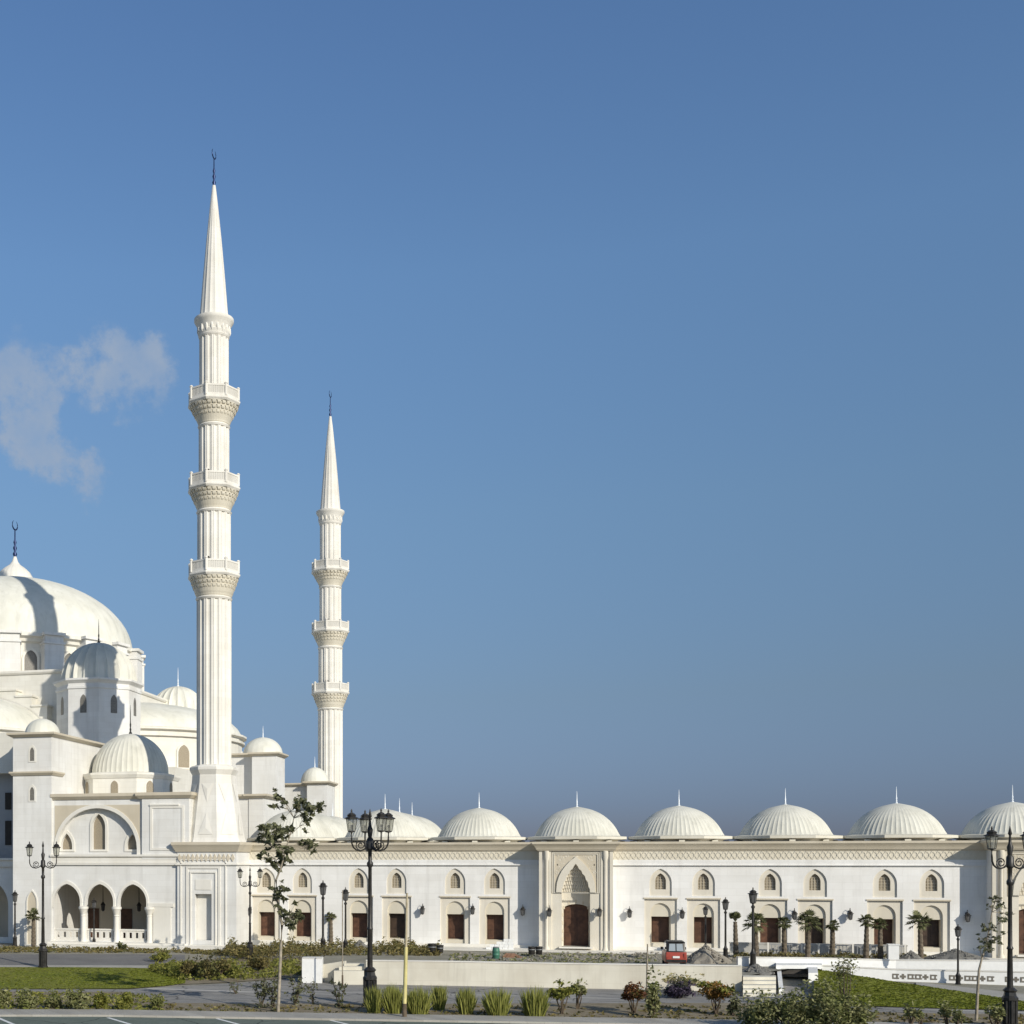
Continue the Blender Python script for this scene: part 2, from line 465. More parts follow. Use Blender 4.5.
# domes
def arcade_dome(cx, cy):
    z = 9.74
    n = 60*4
    d = MB().lathe(cx, cy, cap_prof(3.98, 2.86, z+.48), n, 0, lambda j, q, zz: 1.011 if j % 4 == 0 else .998).build('dome', M['domegreen'], wing, smooth=35)
    k = 1/math.cos(PI/8)
    e = MB().lathe(cx, cy, [(3.75*k, z-.15), (3.8*k, z+.1), (4.3*k, z+.2), (4.58*k, z+.22), (4.58*k, z+.46), (3.9*k, z+.54)], 8, PI/8)
    for i in range(8):
        t = PI/4*i
        e.box(cx+4.2*math.cos(t)-.25, cx+4.2*math.cos(t)+.25, cy+4.2*math.sin(t)-.25, cy+4.2*math.sin(t)+.25, z-.1, z+.1)
    e.build('dome_eave', M['eave'], d)
    finial_mb(cx, cy, z+3.38, 1.55, .075).build('finial', M['finialwhite'], d, smooth=40)
for k in range(-3, 7): arcade_dome(BX(k), 124.5)
for k in (-3, -2):
    for y in (133.9, 143.3): arcade_dome(BX(k), y)
MB().box(-34.5, -16.5, 130.01, 148, 9.4, 9.6).build('roof', M['pale'], wing)
MB().box(-16.8, -16.5, 130.4, 147.9, -.8, 9.4).build('wall', M['cream'], wing)
# portals
def portal(cx):
    yf = DY-PD
    nz = [(0, 7.66), (.18, 7.42), (.27, 7.2), (.50, 7.02), (.58, 6.75), (.82, 6.52), (.90, 6.2), (1.08, 5.95), (1.13, 5.55), (1.25, 5.35), (1.27, 5.02)]
    niche = [(cx-1.27, 0), (cx+1.27, 0)]+[(cx+a, b) for a, b in reversed(nz)]+[(cx-a, b) for a, b in nz[1:]]
    p = MB().plate(rect(cx-2.25, cx+2.25, -.8, 8.84), [niche], yf+.12, yf+.5).build('portal', M['portal'], wing)
    # side blocks and pilasters
    bl = MB()
    for s in (-1, 1):
        xs = lambda a, b: (cx+s*a, cx+s*b) if s > 0 else (cx-b, cx-a)
        bl.box(*xs(2.25, 3.3), yf+.16, DY+.3, -.8, 8.84)
    bl.build('portal_side', M['marble'], p)
    pi = MB()
    for s in (-1, 1):
        xs = lambda a, b: (cx+a, cx+b) if s > 0 else (cx-b, cx-a)
        pi.box(*xs(3.02, 3.3), yf-.02, yf+.2, -.8, 8.84)
        pi.lathe(cx+s*2.62, yf+.05, [(.26, -.8), (.26, -.2), (.2, -.05), (.18, .1), (.18, 7.9), (.27, 8.3), (.27, 8.84)], 14)
        pi.box(*xs(2.2, 2.42), yf, yf+.2, -.8, 8.84)
    pi.build('pilaster', M['portal'], p, smooth=40)
    # frame mouldings round the spandrels and ogee hood
    fm = MB()
    for (a, d) in ((2.12, .05), (1.98, .0)):
        fm.plate(rect(cx-a, cx+a, 4.95, 8.72-(2.12-a)), [rect(cx-a+.08, cx+a-.08, 5.0, 8.64-(2.12-a))], yf+.02+d*.5, yf+.13)
    hood = []
    ho = [(0, 8.36), (.2, 8.14), (.5, 7.92), (.92, 7.46), (1.26, 6.98), (1.5, 6.5), (1.68, 5.9), (1.76, 5.02)]
    outl = [(cx+a, b) for a, b in reversed(ho)]+[(cx-a, b) for a, b in ho[1:]]+[(cx-a, b+.001) for a, b in reversed(nz)]+[(cx+a, b+.001) for a, b in nz[1:]]
    nic2 = [(cx-1.27, 5.05), (cx+1.27, 5.05)]+[(cx+a, b) for a, b in reversed(nz[:-1])]+[(cx-a, b) for a, b in nz[1:-1]]
    fm.plate(outl, [], yf-.06, yf+.14)
    fm.build('portal_frame', M['portal'], p)
    sp = MB()
    rnd = random.Random(3)
    for i in range(150):
        a = rnd.uniform(.15, 1.8); z = rnd.uniform(5.4, 8.5)
        if any(h0[0] <= a <= h1[0] and z < h0[1]+(h1[1]-h0[1])*(a-h0[0])/max(h1[0]-h0[0], .01)+.12 for h0, h1 in zip(ho[:-1], ho[1:])): continue
        for s in (-1, 1):
            q = .05+.04*rnd.random(); xc_ = cx+s*a
            sp.plate([(xc_-q*.9, z), (xc_, z-q), (xc_+q*.9, z), (xc_, z+q)], [], yf+.075+.0004*i, yf+.13)
    sp.build('carved_spandrel', M['portal'], p)
    MB().plate(rect(cx-1.88, cx+1.88, 5.06, 8.56), [nic2], yf+.105, yf+.16).build('spandrel', M['trim'], p)
    # niche interior: side walls, muqarnas hood, back wall with segmental door
    ni = MB()
    ni.box(cx-1.5, cx-1.27, yf+.5, yf+1.5, 0, 5.0).box(cx+1.27, cx+1.5, yf+.5, yf+1.5, 0, 5.0)
    for t in range(8):
        hh = .345; zt = 5.0+t*hh; y0 = yf+1.5-.125*t; hw = 1.36-.15*t
        ni.box(cx-1.5, cx-hw*.85-.05, yf+.5, y0, zt, zt+hh).box(cx+hw*.85+.05, cx+1.5, yf+.5, y0, zt, zt+hh)
        ni.box(cx-hw*.85-.05, cx+hw*.85+.05, y0-.3, y0-.002, zt, zt+hh)
        m_ = max(3, 11-t)
        for i in range(m_):
            xx = cx-hw*.85+(i+.5)*2*hw*.85/m_
            ni.lathe(xx, y0-.3, [(.02, zt+.02), (.07, zt+.1), (.09, zt+hh-.02)], 6)
    ni.build('muqarnas_niche', M['portal'], p)
    door_top = arch(cx, 1.13, 0.0, 3.45, 3.9, 5)
    MB().plate(rect(cx-1.5, cx+1.5, 0, 5.15), [door_top], yf+1.3, yf+1.62).build('door_wall', M['portal'], p)
    vs = MB()
    for s in (-1, 1):
        for i in range(9):
            if i % 2: vs.box(cx+s*1.2-.09, cx+s*1.2+.09, yf+1.27, yf+1.4, .1+.38*i, .1+.38*i+.3)
    for i in range(9):
        t = R_(25+130*i/8); xx = cx+1.2*math.cos(t); zz_ = 3.1+1.05*math.sin(t)
        if i % 2 == 0: vs.box(xx-.08, xx+.08, yf+1.27, yf+1.4, zz_-.12, zz_+.16)
    vs.build('voussoir_band', M['carve'], p)
    dd = MB().box(cx-1.2, cx+1.2, yf+1.66, yf+1.74, 0, 3.95)
    for s in (-1, 1):
        for (z0, z1) in ((.2, 1.1), (1.25, 2.4), (2.55, 3.35)):
            dd.box(cx+s*.56-.42, cx+s*.56+.42, yf+1.62, yf+1.67, z0, z1)
    dd.box(cx-.03, cx+.03, yf+1.6, yf+1.67, 0, 3.85)
    dd.build('door', M['wood'], p)
    MB().box(cx-1.5, cx+1.5, yf-.4, yf+1.7, -.12, .0).build('threshold', M['pale'], p)
for k in PORT: portal(BX(k))
MB().box(-24, 62.5, DY-4.6, DY-.17, -.82, -.28).build('entrance_step', M['pale'], wing)

# ================================================================== MINARETS
def minaret(label, cx, cy, dz, kz, base):
    T = thing('minaret', label, 'minaret', (cx, cy, -.8), 'minarets of the mosque')
    z = lambda v: 8+(v-8)*kz+dz
    flute = lambda j, r, zz: 1.0 if j % 6 in (0,) else (1.035 if j % 6 in (1, 5) else (.955 if j % 6 in (2, 4) else .945))
    n = 14*6
    segs = [(z(-5) if not base else 17.3, z(34.2), 1.68), (z(36.9), z(42.95), 1.62), (z(45.7), z(51.6), 1.48), (z(54.3), z(60.7), 1.42)]
    for (a, b, r) in segs:
        MB().lathe(cx, cy, [(r*.99, a), (r, a+.5), (r, b)], n, 0, flute).build('shaft', M['minaret'], T, smooth=50)
        MB().lathe(cx, cy, [(r*1.04, b-.001), (r*1.1, b+.18), (r*1.02, b+.3), (r*1.02, b+.5)], 48).build('neck_ring', M['minaret'], T, smooth=40)
    # balconies: muqarnas corbel + octagonal parapet
    for (zb, zp, r) in ((34.6, 36.4, 1.70), (43.35, 45.15, 1.6), (52.0, 53.8, 1.5)):
        b = MB()
        zb_, zp_ = z(zb), z(zp)
        tiers = 3; hh = (zp_-zb_)/tiers
        b.lathe(cx, cy, [(r*1.0, zb_-.1), (r*1.05, zb_), (r*1.07, zb_+.12), (r*1.12, zb_+.3), (2.36, zp_), (2.3, zp_+.05)], 40)
        zb_ += .34*(zp_-zb_)*.9; r0 = r*1.17; hh = (zp_-zb_)/3
        for t in range(tiers):
            rr = r0+(2.46-r0)*((t+.8)/tiers)**.85
            z0 = zb_+t*hh; m = 30
            for i in range(m):
                a = 2*PI*i/m; da = 2*PI/m*.34
                vs = []
                for (q, zq, w) in ((rr-.42, z0, .45), (rr-.10, z0+hh*.3, .85), (rr-.02, z0+hh*.6, 1), (rr, z0+hh*.90, 1)):
                    for s in (-1, 1):
                        vs.append((cx+q*math.cos(a+s*da*w), cy+q*math.sin(a+s*da*w), zq))
                b.add(vs, [(0, 2, 3, 1), (2, 4, 5, 3), (4, 6, 7, 5), (0, 6, 4, 2), (1, 3, 5, 7)])
            b.lathe(cx, cy, [(rr-.35, z0+hh*.9), (rr+.015, z0+hh*.9), (rr+.015, z0+hh), (rr-.35, z0+hh)], 40)
        bo = b.build('balcony', M['corbel'], T)
        k = 2.72
        MB().lathe(cx, cy, [(2.3, zp_), (k-.14, zp_+.02), (k, zp_+.2), (k, zp_+.34), (k-.12, zp_+.38), (k-.12, zp_+.45), (1.3, zp_+.45)], 8).build('balcony_slab', M['minaret'], bo)
        pr = MB(); pn = MB(); zr = zp_+.45
        for i in range(8):
            a0, a1 = PI/4*i, PI/4*(i+1); ro = k-.2
            p0 = Vector((cx+ro*math.cos(a0), cy+ro*math.sin(a0), 0)); p1 = Vector((cx+ro*math.cos(a1), cy+ro*math.sin(a1), 0))
            pr.lathe(p0.x, p0.y, [(.15, zr), (.15, zr+1.12), (.2, zr+1.16), (.12, zr+1.28), (.02, zr+1.34)], 8)
            nn = Vector((math.cos((a0+a1)/2), math.sin((a0+a1)/2), 0))
            for (u0, u1, z0, z1, th) in ((0, 1, .0, .22, .1), (0, 1, .92, 1.08, .12), (0, 0, 0, 0, 0)):
                if th == 0: continue
                q = [p0.lerp(p1, u0), p0.lerp(p1, u1)]
                vs = [(p+nn*sg*th*.6)+Vector((0, 0, zr+zz)) for zz in (z0, z1) for p in q for sg in (-1, 1)]
                pr.add(vs, [(0, 1, 3, 2), (4, 6, 7, 5), (0, 4, 5, 1), (1, 5, 7, 3), (3, 7, 6, 2), (2, 6, 4, 0)])
            q = [p0.lerp(p1, .05), p0.lerp(p1, .95)]
            vs = [(p+nn*sg*.03)+Vector((0, 0, zr+zz)) for zz in (.221, .919) for p in q for sg in (-1, 1)]
            pn.add(vs, [(0, 1, 3, 2), (4, 6, 7, 5), (0, 4, 5, 1), (1, 5, 7, 3), (3, 7, 6, 2), (2, 6, 4, 0)])
            m = 11
            for j in range(m):
                c0 = p0.lerp(p1, (j+.36)/m); c1 = p0.lerp(p1, (j+.64)/m)
                vs = [(p+nn*sg*.045)+Vector((0, 0, zr+zz)) for zz in (.221, .919) for p in (c0, c1) for sg in (-1, 1)]
                pr.add(vs, [(0, 1, 3, 2), (4, 6, 7, 5), (0, 4, 5, 1), (1, 5, 7, 3), (3, 7, 6, 2), (2, 6, 4, 0)])
        pr.build('parapet', M['minaret'], bo)
        pn.build('parapet_panel', M['panelgrey'], bo)
    # upper collar and spire
    c = MB().lathe(cx, cy, [(1.40, z(60.6)), (1.5, z(60.9)), (1.62, z(61.3)), (1.5, z(61.4)), (1.66, z(61.9)), (1.9, z(62.3)), (1.98, z(62.45)), (1.98, z(62.66)), (1.5, z(62.8))], 40)
    for i in range(18):
        a = 2*PI*i/18
        c.lathe(cx+1.58*math.cos(a), cy+1.58*math.sin(a), [(.02, z(61.1)), (.13, z(61.35)), (.10, z(61.8)), (.02, z(61.95))], 6)
    c.build('spire_collar', M['minaret'], T, smooth=35)
    sp = [(1.42, z(62.7)), (1.34, z(63.6)), (1.08, z(66.9)), (.75, z(70.7)), (.38, z(74.4)), (.16, z(76.3))]
    s = MB().lathe(cx, cy, sp, 16*3, 0, lambda j, r, zz: 1.03 if j % 3 == 0 else .985).build('spire', M['minaret'], T, smooth=40)
    big_finial(MB(), cx, cy, z(76.2), 4.0, .125).build('finial', M['finialblue'], s, smooth=50)
    # hardware: small lights on the balconies
    for zz_ in (46.7, 38.0):
        MB().box(cx-.3, cx+.1, cy-2.05, cy-1.75, z(zz_), z(zz_)+.3).build('floodlight', M['iron'], T)
    if base:
        k = 1/math.cos(PI/8)
        MB().lathe(cx, cy, [(3.0*k, 9.75), (2.85*k, 10.2), (2.05*k, 15.6), (2.0*k, 16.4), (2.25*k, 16.9), (2.25*k, 17.15), (2.05*k, 17.3), (1.5, 17.5)], 8, PI/8).build('pedestal', M['minaret'], T)
        # carved triangles on the pedestal faces
        cv = MB()
        for i in range(8):
            a = -PI/2+PI/4*i
            nx, ny = math.cos(a), math.sin(a); tx, ty = -ny, nx
            def pt(u, zz, o=.03):
                q = 2.85-(2.85-2.05)*(zz-10.2)/5.4+o
                return (cx+nx*q+tx*u, cy+ny*q+ty*u, zz)
            for (ub, zb_, zt) in ((.75, 10.5, 12.6), (.6, 15.5, 13.7)):
                cv.add([pt(-ub, zb_, .04), pt(ub, zb_, .04), pt(0, zt, .04), pt(0, zb_*.7+zt*.3, .10)], [(0, 1, 3), (1, 2, 3), (2, 0, 3)])
        cv.build('carved_panel', M['pale'], T)
        x0, x1, yf, yb = cx-2.75, cx+3.25, cy-3.2, cy+4
        nich = rect(cx-1.0, cx+.6, .1, 5.0)
        b = MB().plate(rect(x0, x1, -.9, 8.84), [rect(cx-.95, cx+.75, .2, 4.7)], yf, yf+.5).box(x0, x0+.4, yf+.5, yb, -.9, 8.84).box(x1-.4, x1, yf+.5, yb, -.9, 8.84)
        bo = b.build('base_block', M['hallwhite'], T)
        MB().box(cx-1.2, cx+1.0, yf+.62, yf+.75, 0, 4.9).build('door', M['pale'], bo)
        fm = MB()
        for (q, d, wd) in ((2.35, .02, .14), (1.75, .03, .22), (1.35, .05, .14)):
            fm.plate(rect(cx-.1-q, cx-.1+q, -.3, 5.2+q*1.25), [rect(cx-.1-q+wd, cx-.1+q-wd, -.25, 5.2+q*1.25-wd)], yf-.06-d, yf+.01)
        fm.box(cx-.9, cx+.7, yf-.05, yf+.01, 5.1, 6.1)
        fm.build('niche_frame', M['pale'], bo)
        path = [(x0, yb), (x0, yf), (x1, yf), (x1, yb)]
        MB().sweep(path, [(-.3, 8.80), (.14, 8.80), (.2, 8.95), (.30, 9.12), (.40, 9.34), (.5, 9.48), (.5, 9.74), (-.3, 9.74)]).build('cornice', M['trim'], bo, smooth=30)
        MB().sweep(path, [(-.3, 7.5), (.16, 7.5), (.16, 7.64), (.08, 7.64), (.08, 7.72), (-.3, 7.72)]).build('string_course', M['pale'], bo)
        MB().box(x0+.1, x1-.1, yf+.1, yb, 9.5, 9.72).build('block_top', M['pale'], bo)
        fr = MB(); x = x0+.25
        while x < x1-.1:
            fr.plate([(x, 7.85), (x+.2, 8.2), (x, 8.6), (x-.2, 8.2)], [], yf-.09, yf+.01); x += .45
        fr.build('frieze', M['carve'], bo)
        MB().box(x0-.5, x1+.5, yf-1.2, yf-.002, -1.1, -.3).build('base_step', M['pale'], bo)
    return T
MX, MY = XY(214, 118.4), 118.4
minaret('tall fluted white minaret standing nearest, on a carved square base block', MX, MY, 0, .983, True)
minaret('shorter looking fluted white minaret farther back, rising behind the arcade domes', -36.2, 170.5, -4.75, .977, False)

# ================================================================== PRAYER HALL
hall = thing('prayer_hall', 'large white mosque prayer hall with a great cream dome, half domes, turrets and arched front', 'mosque', (-62, 140, -.9))
CX, CY = -77.8, 157.0
def octa(cx, cy, prof, rot=PI/8, mat='hallwhite', name='wall', parent=None, n=8, smooth=None):
    k = 1/math.cos(PI/n)
    return MB().lathe(cx, cy, [(r*k, z) for r, z in prof], n, rot).build(name, M[mat], parent or hall, smooth=smooth)
# main dome
md = MB().lathe(CX, CY, dome_prof(16.2, 10.1, 36.5, 18), 192, 0, lambda j, r, z: 1.004 if j % 4 == 0 else .9985).build('main_dome', M['dome'], hall, smooth=30)
MB().lathe(CX, CY, [(2.45, 46.1), (2.5, 46.5), (2.38, 47.1), (2.0, 47.75), (1.4, 48.3), (.75, 48.75), (.42, 49.2), (.2, 49.9)], 20*3, 0, lambda j, r, z: 1.02 if j % 3 == 0 else .99).build('dome_cap', M['pale'], md, smooth=40)
big_finial(MB(), CX, CY, 49.7, 5.6, .21).build('finial', M['finialblue'], md, smooth=50)
dr = MB().lathe(CX, CY, [(16.0, 31.0), (16.0, 35.3), (16.4, 35.5), (16.5, 35.9), (17.0, 36.1), (17.0, 36.5), (16.1, 36.7)], 96).build('drum', M['cream'], hall, smooth=30)
NB = 20
for i in range(NB):
    a = -PI/2+2*PI*(i+.35)/NB
    ca, sa = math.cos(a), math.sin(a)
    def P3(o, u, z): return (CX+ca*o-sa*u, CY+sa*o+ca*u, z)
    mb = MB()
    for (o0, o1, hw, z0, z1) in ((15.5, 17.75, 1.28, 31.0, 35.1), (15.5, 17.9, 1.4, 35.1, 35.35), (15.5, 17.65, 1.2, 35.35, 36.2), (15.5, 17.95, 1.42, 36.2, 36.55)):
        vs = [P3(o, u, z) for z in (z0, z1) for (o, u) in ((o0, -hw), (o1, -hw), (o1, hw), (o0, hw))]
        mb.add(vs, [(3, 2, 1, 0), (4, 5, 6, 7), (0, 1, 5, 4), (1, 2, 6, 5), (2, 3, 7, 6), (3, 0, 4, 7)])
    mb.build('buttress', M['hallwhite'], dr)
    a += PI/NB; ca, sa = math.cos(a), math.sin(a)
    q = arch(0, .80, 31.4, 33.3, 34.4)
    mb = MB(); m = len(q)
    mb.add([P3(16.06, u, z) for u, z in q]+[P3(15.6, u, z) for u, z in q], [tuple(range(m))]+[(j, j+m, (j+1) % m+m, (j+1) % m) for j in range(m)])
    w = mb.build('drum_window', M['shadewin'], dr)
    q2 = arch(0, 1.08, 31.2, 33.3, 34.8)
    vs = [P3(16.2, u, z) for u, z in q2]+[P3(16.2, u, z) for u, z in q]+[P3(15.9, u, z) for u, z in q2]
    mb = MB(); m = len(q)
    mb.add(vs, [(j, (j+1) % m, m+(j+1) % m, m+j) for j in range(m)]+[(j, 2*m+j, 2*m+(j+1) % m, (j+1) % m) for j in range(m)])
    mb.build('window_frame', M['cream'], w)
# square base under the drum
MB().box(CX-17.2, CX+17.2, CY-17.0, CY+17.2, 15, 31.1).build('wall', M['cream'], hall)
MB().sweep([(CX-17.2, CY+17.2), (CX-17.2, CY-17.0), (CX+17.2, CY-17.0), (CX+17.2, CY+17.2)], [(-.3, 30.8), (.15, 30.8), (.3, 31.0), (.3, 31.25), (-.3, 31.25)]).build('cornice', M['pale'], hall)
# stepped great arch, front
st = MB()
for (a, b, zt) in ((0, XY(15.5, 138.5)-CX, ZZ(8, 691, 138.5)), (XY(15.5, 138.5)-CX, XY(31.5, 138.5)-CX, ZZ(24, 697, 138.5)), (XY(31.5, 138.5)-CX, XY(47, 138.5)-CX, ZZ(40, 706.5, 138.5))):
    st.box(CX+a, CX+b, CY-18.5, CY-17.0-.002, 15, zt).box(CX+a-.02, CX+b+.14, CY-18.65, CY-17.0-.002, zt, zt+.22)
    st.box(CX-b, CX-a, CY-18.5, CY-17.0-.002, 15, zt).box(CX-b-.14, CX-a+.02, CY-18.65, CY-17.0-.002, zt, zt+.22)
st.build('stepped_arch', M['cream'], hall)
# half domes (front and right)
def half(cx, cy, r, h, z, a0, a1, zw):
    d = MB().lathe(cx, cy, dome_prof(r, h, z, 12), 96, 0, None, a0, a1).build('half_dome', M['dome'], hall, smooth=30)
    MB().lathe(cx, cy, [(r+.1, zw), (r+.1, z-1.0), (r+.5, z-.95), (r+.5, z-.7), (r+.2, z-.65), (r+.25, z-.25), (r+.75, z-.15), (r+.75, z+.1), (r-.1, z+.25)], 16, 0, None, a0, a1).build('half_dome_wall', M['cream'], d)
    return d
half(CX, CY-18.66, XY(46, 138.4)-CX, 5.4, 23.2, -PI, 0, 12)
hr = half(CX+17.1, CY+1, 14.6, 4.6, 24.4, -PI/2, PI/2, 8)
for i in range(5):
    a = R_(-72+28*i); ca, sa = math.cos(a), math.sin(a); ox, oy = CX+17.1, CY+1
    q = arch(0, .75, 19.6, 21.3, 22.4)
    for (off, nm, mt, sc) in ((14.78, 'window_frame', 'cream', 1.35), (14.84, 'window', 'panewood', 1.0)):
        mb = MB(); q2 = [(u*sc, 21+(z-21)*(1.15 if sc > 1 else 1)) for u, z in q]; m = len(q2)
        mb.add([(ox+ca*off-sa*u, oy+sa*off+ca*u, z) for u, z in q2]+[(ox+ca*(off-.5)-sa*u, oy+sa*(off-.5)+ca*u, z) for u, z in q2],
               [tuple(range(m))]+[(j, j+m, (j+1) % m+m, (j+1) % m) for j in range(m)])
        mb.build(nm, M[mt], hr)
    mb = MB()
    for zz_ in (18.9,):
        vs = [(ox+ca*o-sa*u, oy+sa*o+ca*u, z) for z in (zz_, zz_+.45) for (o, u) in ((14.2, -2.6), (15.4, -2.6), (15.4, 2.6), (14.2, 2.6))]
        mb.add(vs, [(3, 2, 1, 0), (4, 5, 6, 7), (0, 1, 5, 4), (1, 2, 6, 5), (2, 3, 7, 6), (3, 0, 4, 7)])
    mb.build('window_sill', M['trim'], hr)
# corner turrets
def turret(cx, cy, zb, ze, r, rd, hd, dmat='domegreen', finmat='iron'):
    t = octa(cx, cy, [(r, zb), (r, ze-1.1), (r+.12, ze-1.05), (r+.12, ze-.8), (r, ze-.75), (r, ze-.45), (r+.4, ze-.1), (r+.4, ze+.12), (r-.4, ze+.25)], name='corner_turret')
    small_dome(t, 'turret_dome', cx, cy, ze+.2, rd, hd, dmat, 20, .03, True, 2.9, finmat, .11)
    for i in range(8):
        a = -PI/2+PI/4*i; ca, sa = math.cos(a), math.sin(a)
        q = arch(0, .40, ze-3.9, ze-2.5, ze-1.75); m = len(q)
        mb = MB()
        mb.add([(cx+ca*(r+.03)-sa*u, cy+sa*(r+.03)+ca*u, z) for u, z in q]+[(cx+ca*(r-.4)-sa*u, cy+sa*(r-.4)+ca*u, z) for u, z in q],
               [tuple(range(m))]+[(j, j+m, (j+1) % m+m, (j+1) % m) for j in range(m)])
        mb.build('turret_window', M['shadewin'], t)
    return t
turret(-57.7, 138.6, 12, 29.0, 4.6, 4.3, 4.75)
turret(XY(178, 174), 174, 12, 29.0, 4.6, 4.0, 4.4, 'dome', 'finialwhite')
turret(CX-20.0, 138.6, 12, 29.0, 4.6, 4.55, 4.6)
# rear / lower masses
MB().box(CX-36, -46, 134, 178, -.9, 14.6).build('wall', M['cream'], hall)
MB().box(CX-36, -42.5, 125.0, 133.98, -.9, 14.3).build('wall', M['hallwhite'], hall)
MB().box(-61.5, -46.5, 134.2, 172, 14.6, 18.6).build('wall', M['cream'], hall)

def tower(x0, x1, y0, y1, zb, zt, name='stair_tower', mat='hallwhite', dr=1.7, dh=1.75, slits=True, string=True, dcx=None, dcy=None, fin=None):
    t = MB().box(x0, x1, y0, y1, zb, zt-.35).build(name, M[mat], hall)
    path = [(x0, y1), (x0, y0), (x1, y0), (x1, y1)]
    MB().sweep(path, [(-.3, zt-.35), (.12, zt-.35), (.5, zt-.12), (.5, zt+.08), (-.3, zt+.08)]).build('eave', M['trim'], t)
    MB().box(x0+.1, x1-.1, y0+.1, y1-.1, zt-.35, zt+.06).build('tower_roof', M['pale'], t)
    if string:
        zs = zt-4.0
        MB().sweep([(x0, y0+3.2), (x0, y0), (x1, y0), (x1, y0+2.6)], [(-.1, zs-.25), (.1, zs-.25), (.32, zs), (.32, zs+.15), (-.1, zs+.15)]).build('string_course', M['trim'], t)
    if dr:
        dcx = (x0+x1)/2 if dcx is None else dcx; dcy = y0+dr+.6 if dcy is None else dcy
        small_dome(t, 'tower_dome', dcx, dcy, zt+.05, dr, dh, 'dome', 20, .006, fin is not None, 1.5, fin or 'finialwhite', .08)
    if slits:
        xc = (x0+x1)/2
        for zb_ in (zt-2.9, zt-6.9):
            w = MB().plate(arch(xc, .42, zb_, zb_+1.1, zb_+1.75), [arch(xc, .24, zb_+.12, zb_+1.05, zb_+1.5)], y0-.05, y0+.02).build('slit_window_frame', M['pale'], t)
            MB().plate(arch(xc, .24, zb_+.12, zb_+1.05, zb_+1.5), [], y0-.02, y0+.02).build('slit_window', M['shadewin'], w)
    return t
HF = 115.6
tx0, tx1 = XY(13, HF-.3), XY(51.5, HF-.3)
tw = tower(tx0, tx1, HF-.3, 130.5, -1.0, ZZ(32, 733.5, HF-.3), dr=1.8, dh=1.7)
xc = (tx0+tx1)/2
bw_ = MB().plate(arch(xc, .62, -.6, 3.7, 5.0), [arch(xc, .5, -.5, 3.7, 4.85)], HF-.4, HF-.29).build('blind_niche', M['pale'], tw)
MB().plate(arch(xc, .5, -.5, 3.7, 4.85), [], HF-.32, HF-.28).build('niche_panel', M['trim'], bw_)
tower(XY(252, 150), XY(276, 150), 150, 154.5, 0, ZZ(265, 753, 150), dr=2.5, dh=2.2, slits=False, string=False, fin='finialwhite', dcx=XY(262, 152.5), dcy=153)
tower(XY(228, 151), XY(252.5, 151), 151.2, 157.5, 0, ZZ(240, 754, 151), dr=0, slits=False, string=False)
tower(XY(307, 163), XY(327, 163), 163, 168, 0, ZZ(315, 782, 163), dr=1.9, dh=2.1, slits=False, string=False, fin='finialwhite', dcx=XY(314, 165), dcy=165.5)
tower(XY(271, 158.5), XY(307.5, 158.5), 164, 172, 0, ZZ(285, 784, 164), dr=0, slits=False, string=False)
tower(XY(248.5, 124.5), XY(252, 124.5)+1.2, 124.6, 131, 0, ZZ(245, 795, 124.6), dr=0, slits=False, string=False, name='side_block')
tower(-41, XY(247, 123.4), 124.7, 131.5, 0, ZZ(245, 795, 124.6)-.02, dr=0, slits=False, string=False, name='side_block')

# front block with the blind arch
def onz(z, w0=130.0): return z
fx0, fx1 = XY(51.5, HF)+.02, XY(143, HF)
fz = ZZ(98, 793.5, HF)
zl = ZZ(98, 854, HF)                     # top of the lower storey
axc = XY(97, HF); ahw = 4.3
fb = MB().plate(rect(fx0, fx1, zl-.7, fz-.6), [arch(axc, ahw, zl-.5, ZZ(98, 849, HF), ZZ(98, 808, HF), 10)], HF, HF+.6).build('arch_block', M['hallwhite'], hall)
MB().plate(rect(fx0+.35, fx1-.3, zl-.35, fz-1.15), [arch(axc, ahw+.32, zl-.4+.06, ZZ(98, 849, HF), ZZ(98, 808, HF)+.3, 10)], HF-.03, HF+.05).build('spandrel', M['trim'], fb)
MB().plate(band(axc, ahw+.34, ZZ(98, 849, HF), ZZ(98, 808, HF)+.34, ahw-.02, ZZ(98, 808, HF)-.02, zl-.1, 10), [], HF-.12, HF+.1).build('arch_band', M['pale'], fb)
wh = []
for (px, hw, yt, yb) in [(67, .6, 833.5, 849.5), (99, .7, 814, 849.5), (132.5, .58, 834, 849.5)]:
    wh.append((XY(px, HF+.6), hw, ZZ(px, yb, HF+.6), ZZ(px, yt, HF+.6)))
tym = MB().plate(rect(fx0+.1, fx1-.1, zl-.6, fz-.9), [arch(x, hw, z0, z1-1.3, z1) for (x, hw, z0, z1) in wh], HF+.602, HF+1.0).build('tympanum_wall', M['hallwhite'], fb)
for (x, hw, z0, z1) in wh:
    w = MB().plate(arch(x, hw+.26, z0-.2, z1-1.25, z1+.36), [arch(x, hw, z0, z1-1.3, z1)], HF+.5, HF+.61).build('window_frame', M['pale'], tym)
    MB().plate(arch(x, hw+.1, z0-.1, z1-1.3, z1+.1), [], HF+.9, HF+1.06).build('window_pane', M['panewood'], w)
MB().box(fx0, fx1, HF+.02, 131.5, fz-.85, fz-.62).build('block_roof', M['pale'], fb)
rx1 = XY(189, HF-.3)
rb = MB().box(fx1+.003, rx1, HF-.3, 130, zl-.5, fz-.6).build('panel_block', M['hallwhite'], hall)
pa, pb = XY(150, HF-.3), XY(184, HF-.3)
pm = MB().plate(rect(pa, pb, zl+.35, fz-1.3), [rect(pa+.25, pb-.25, zl+.6, fz-1.55)], HF-.37, HF-.29)
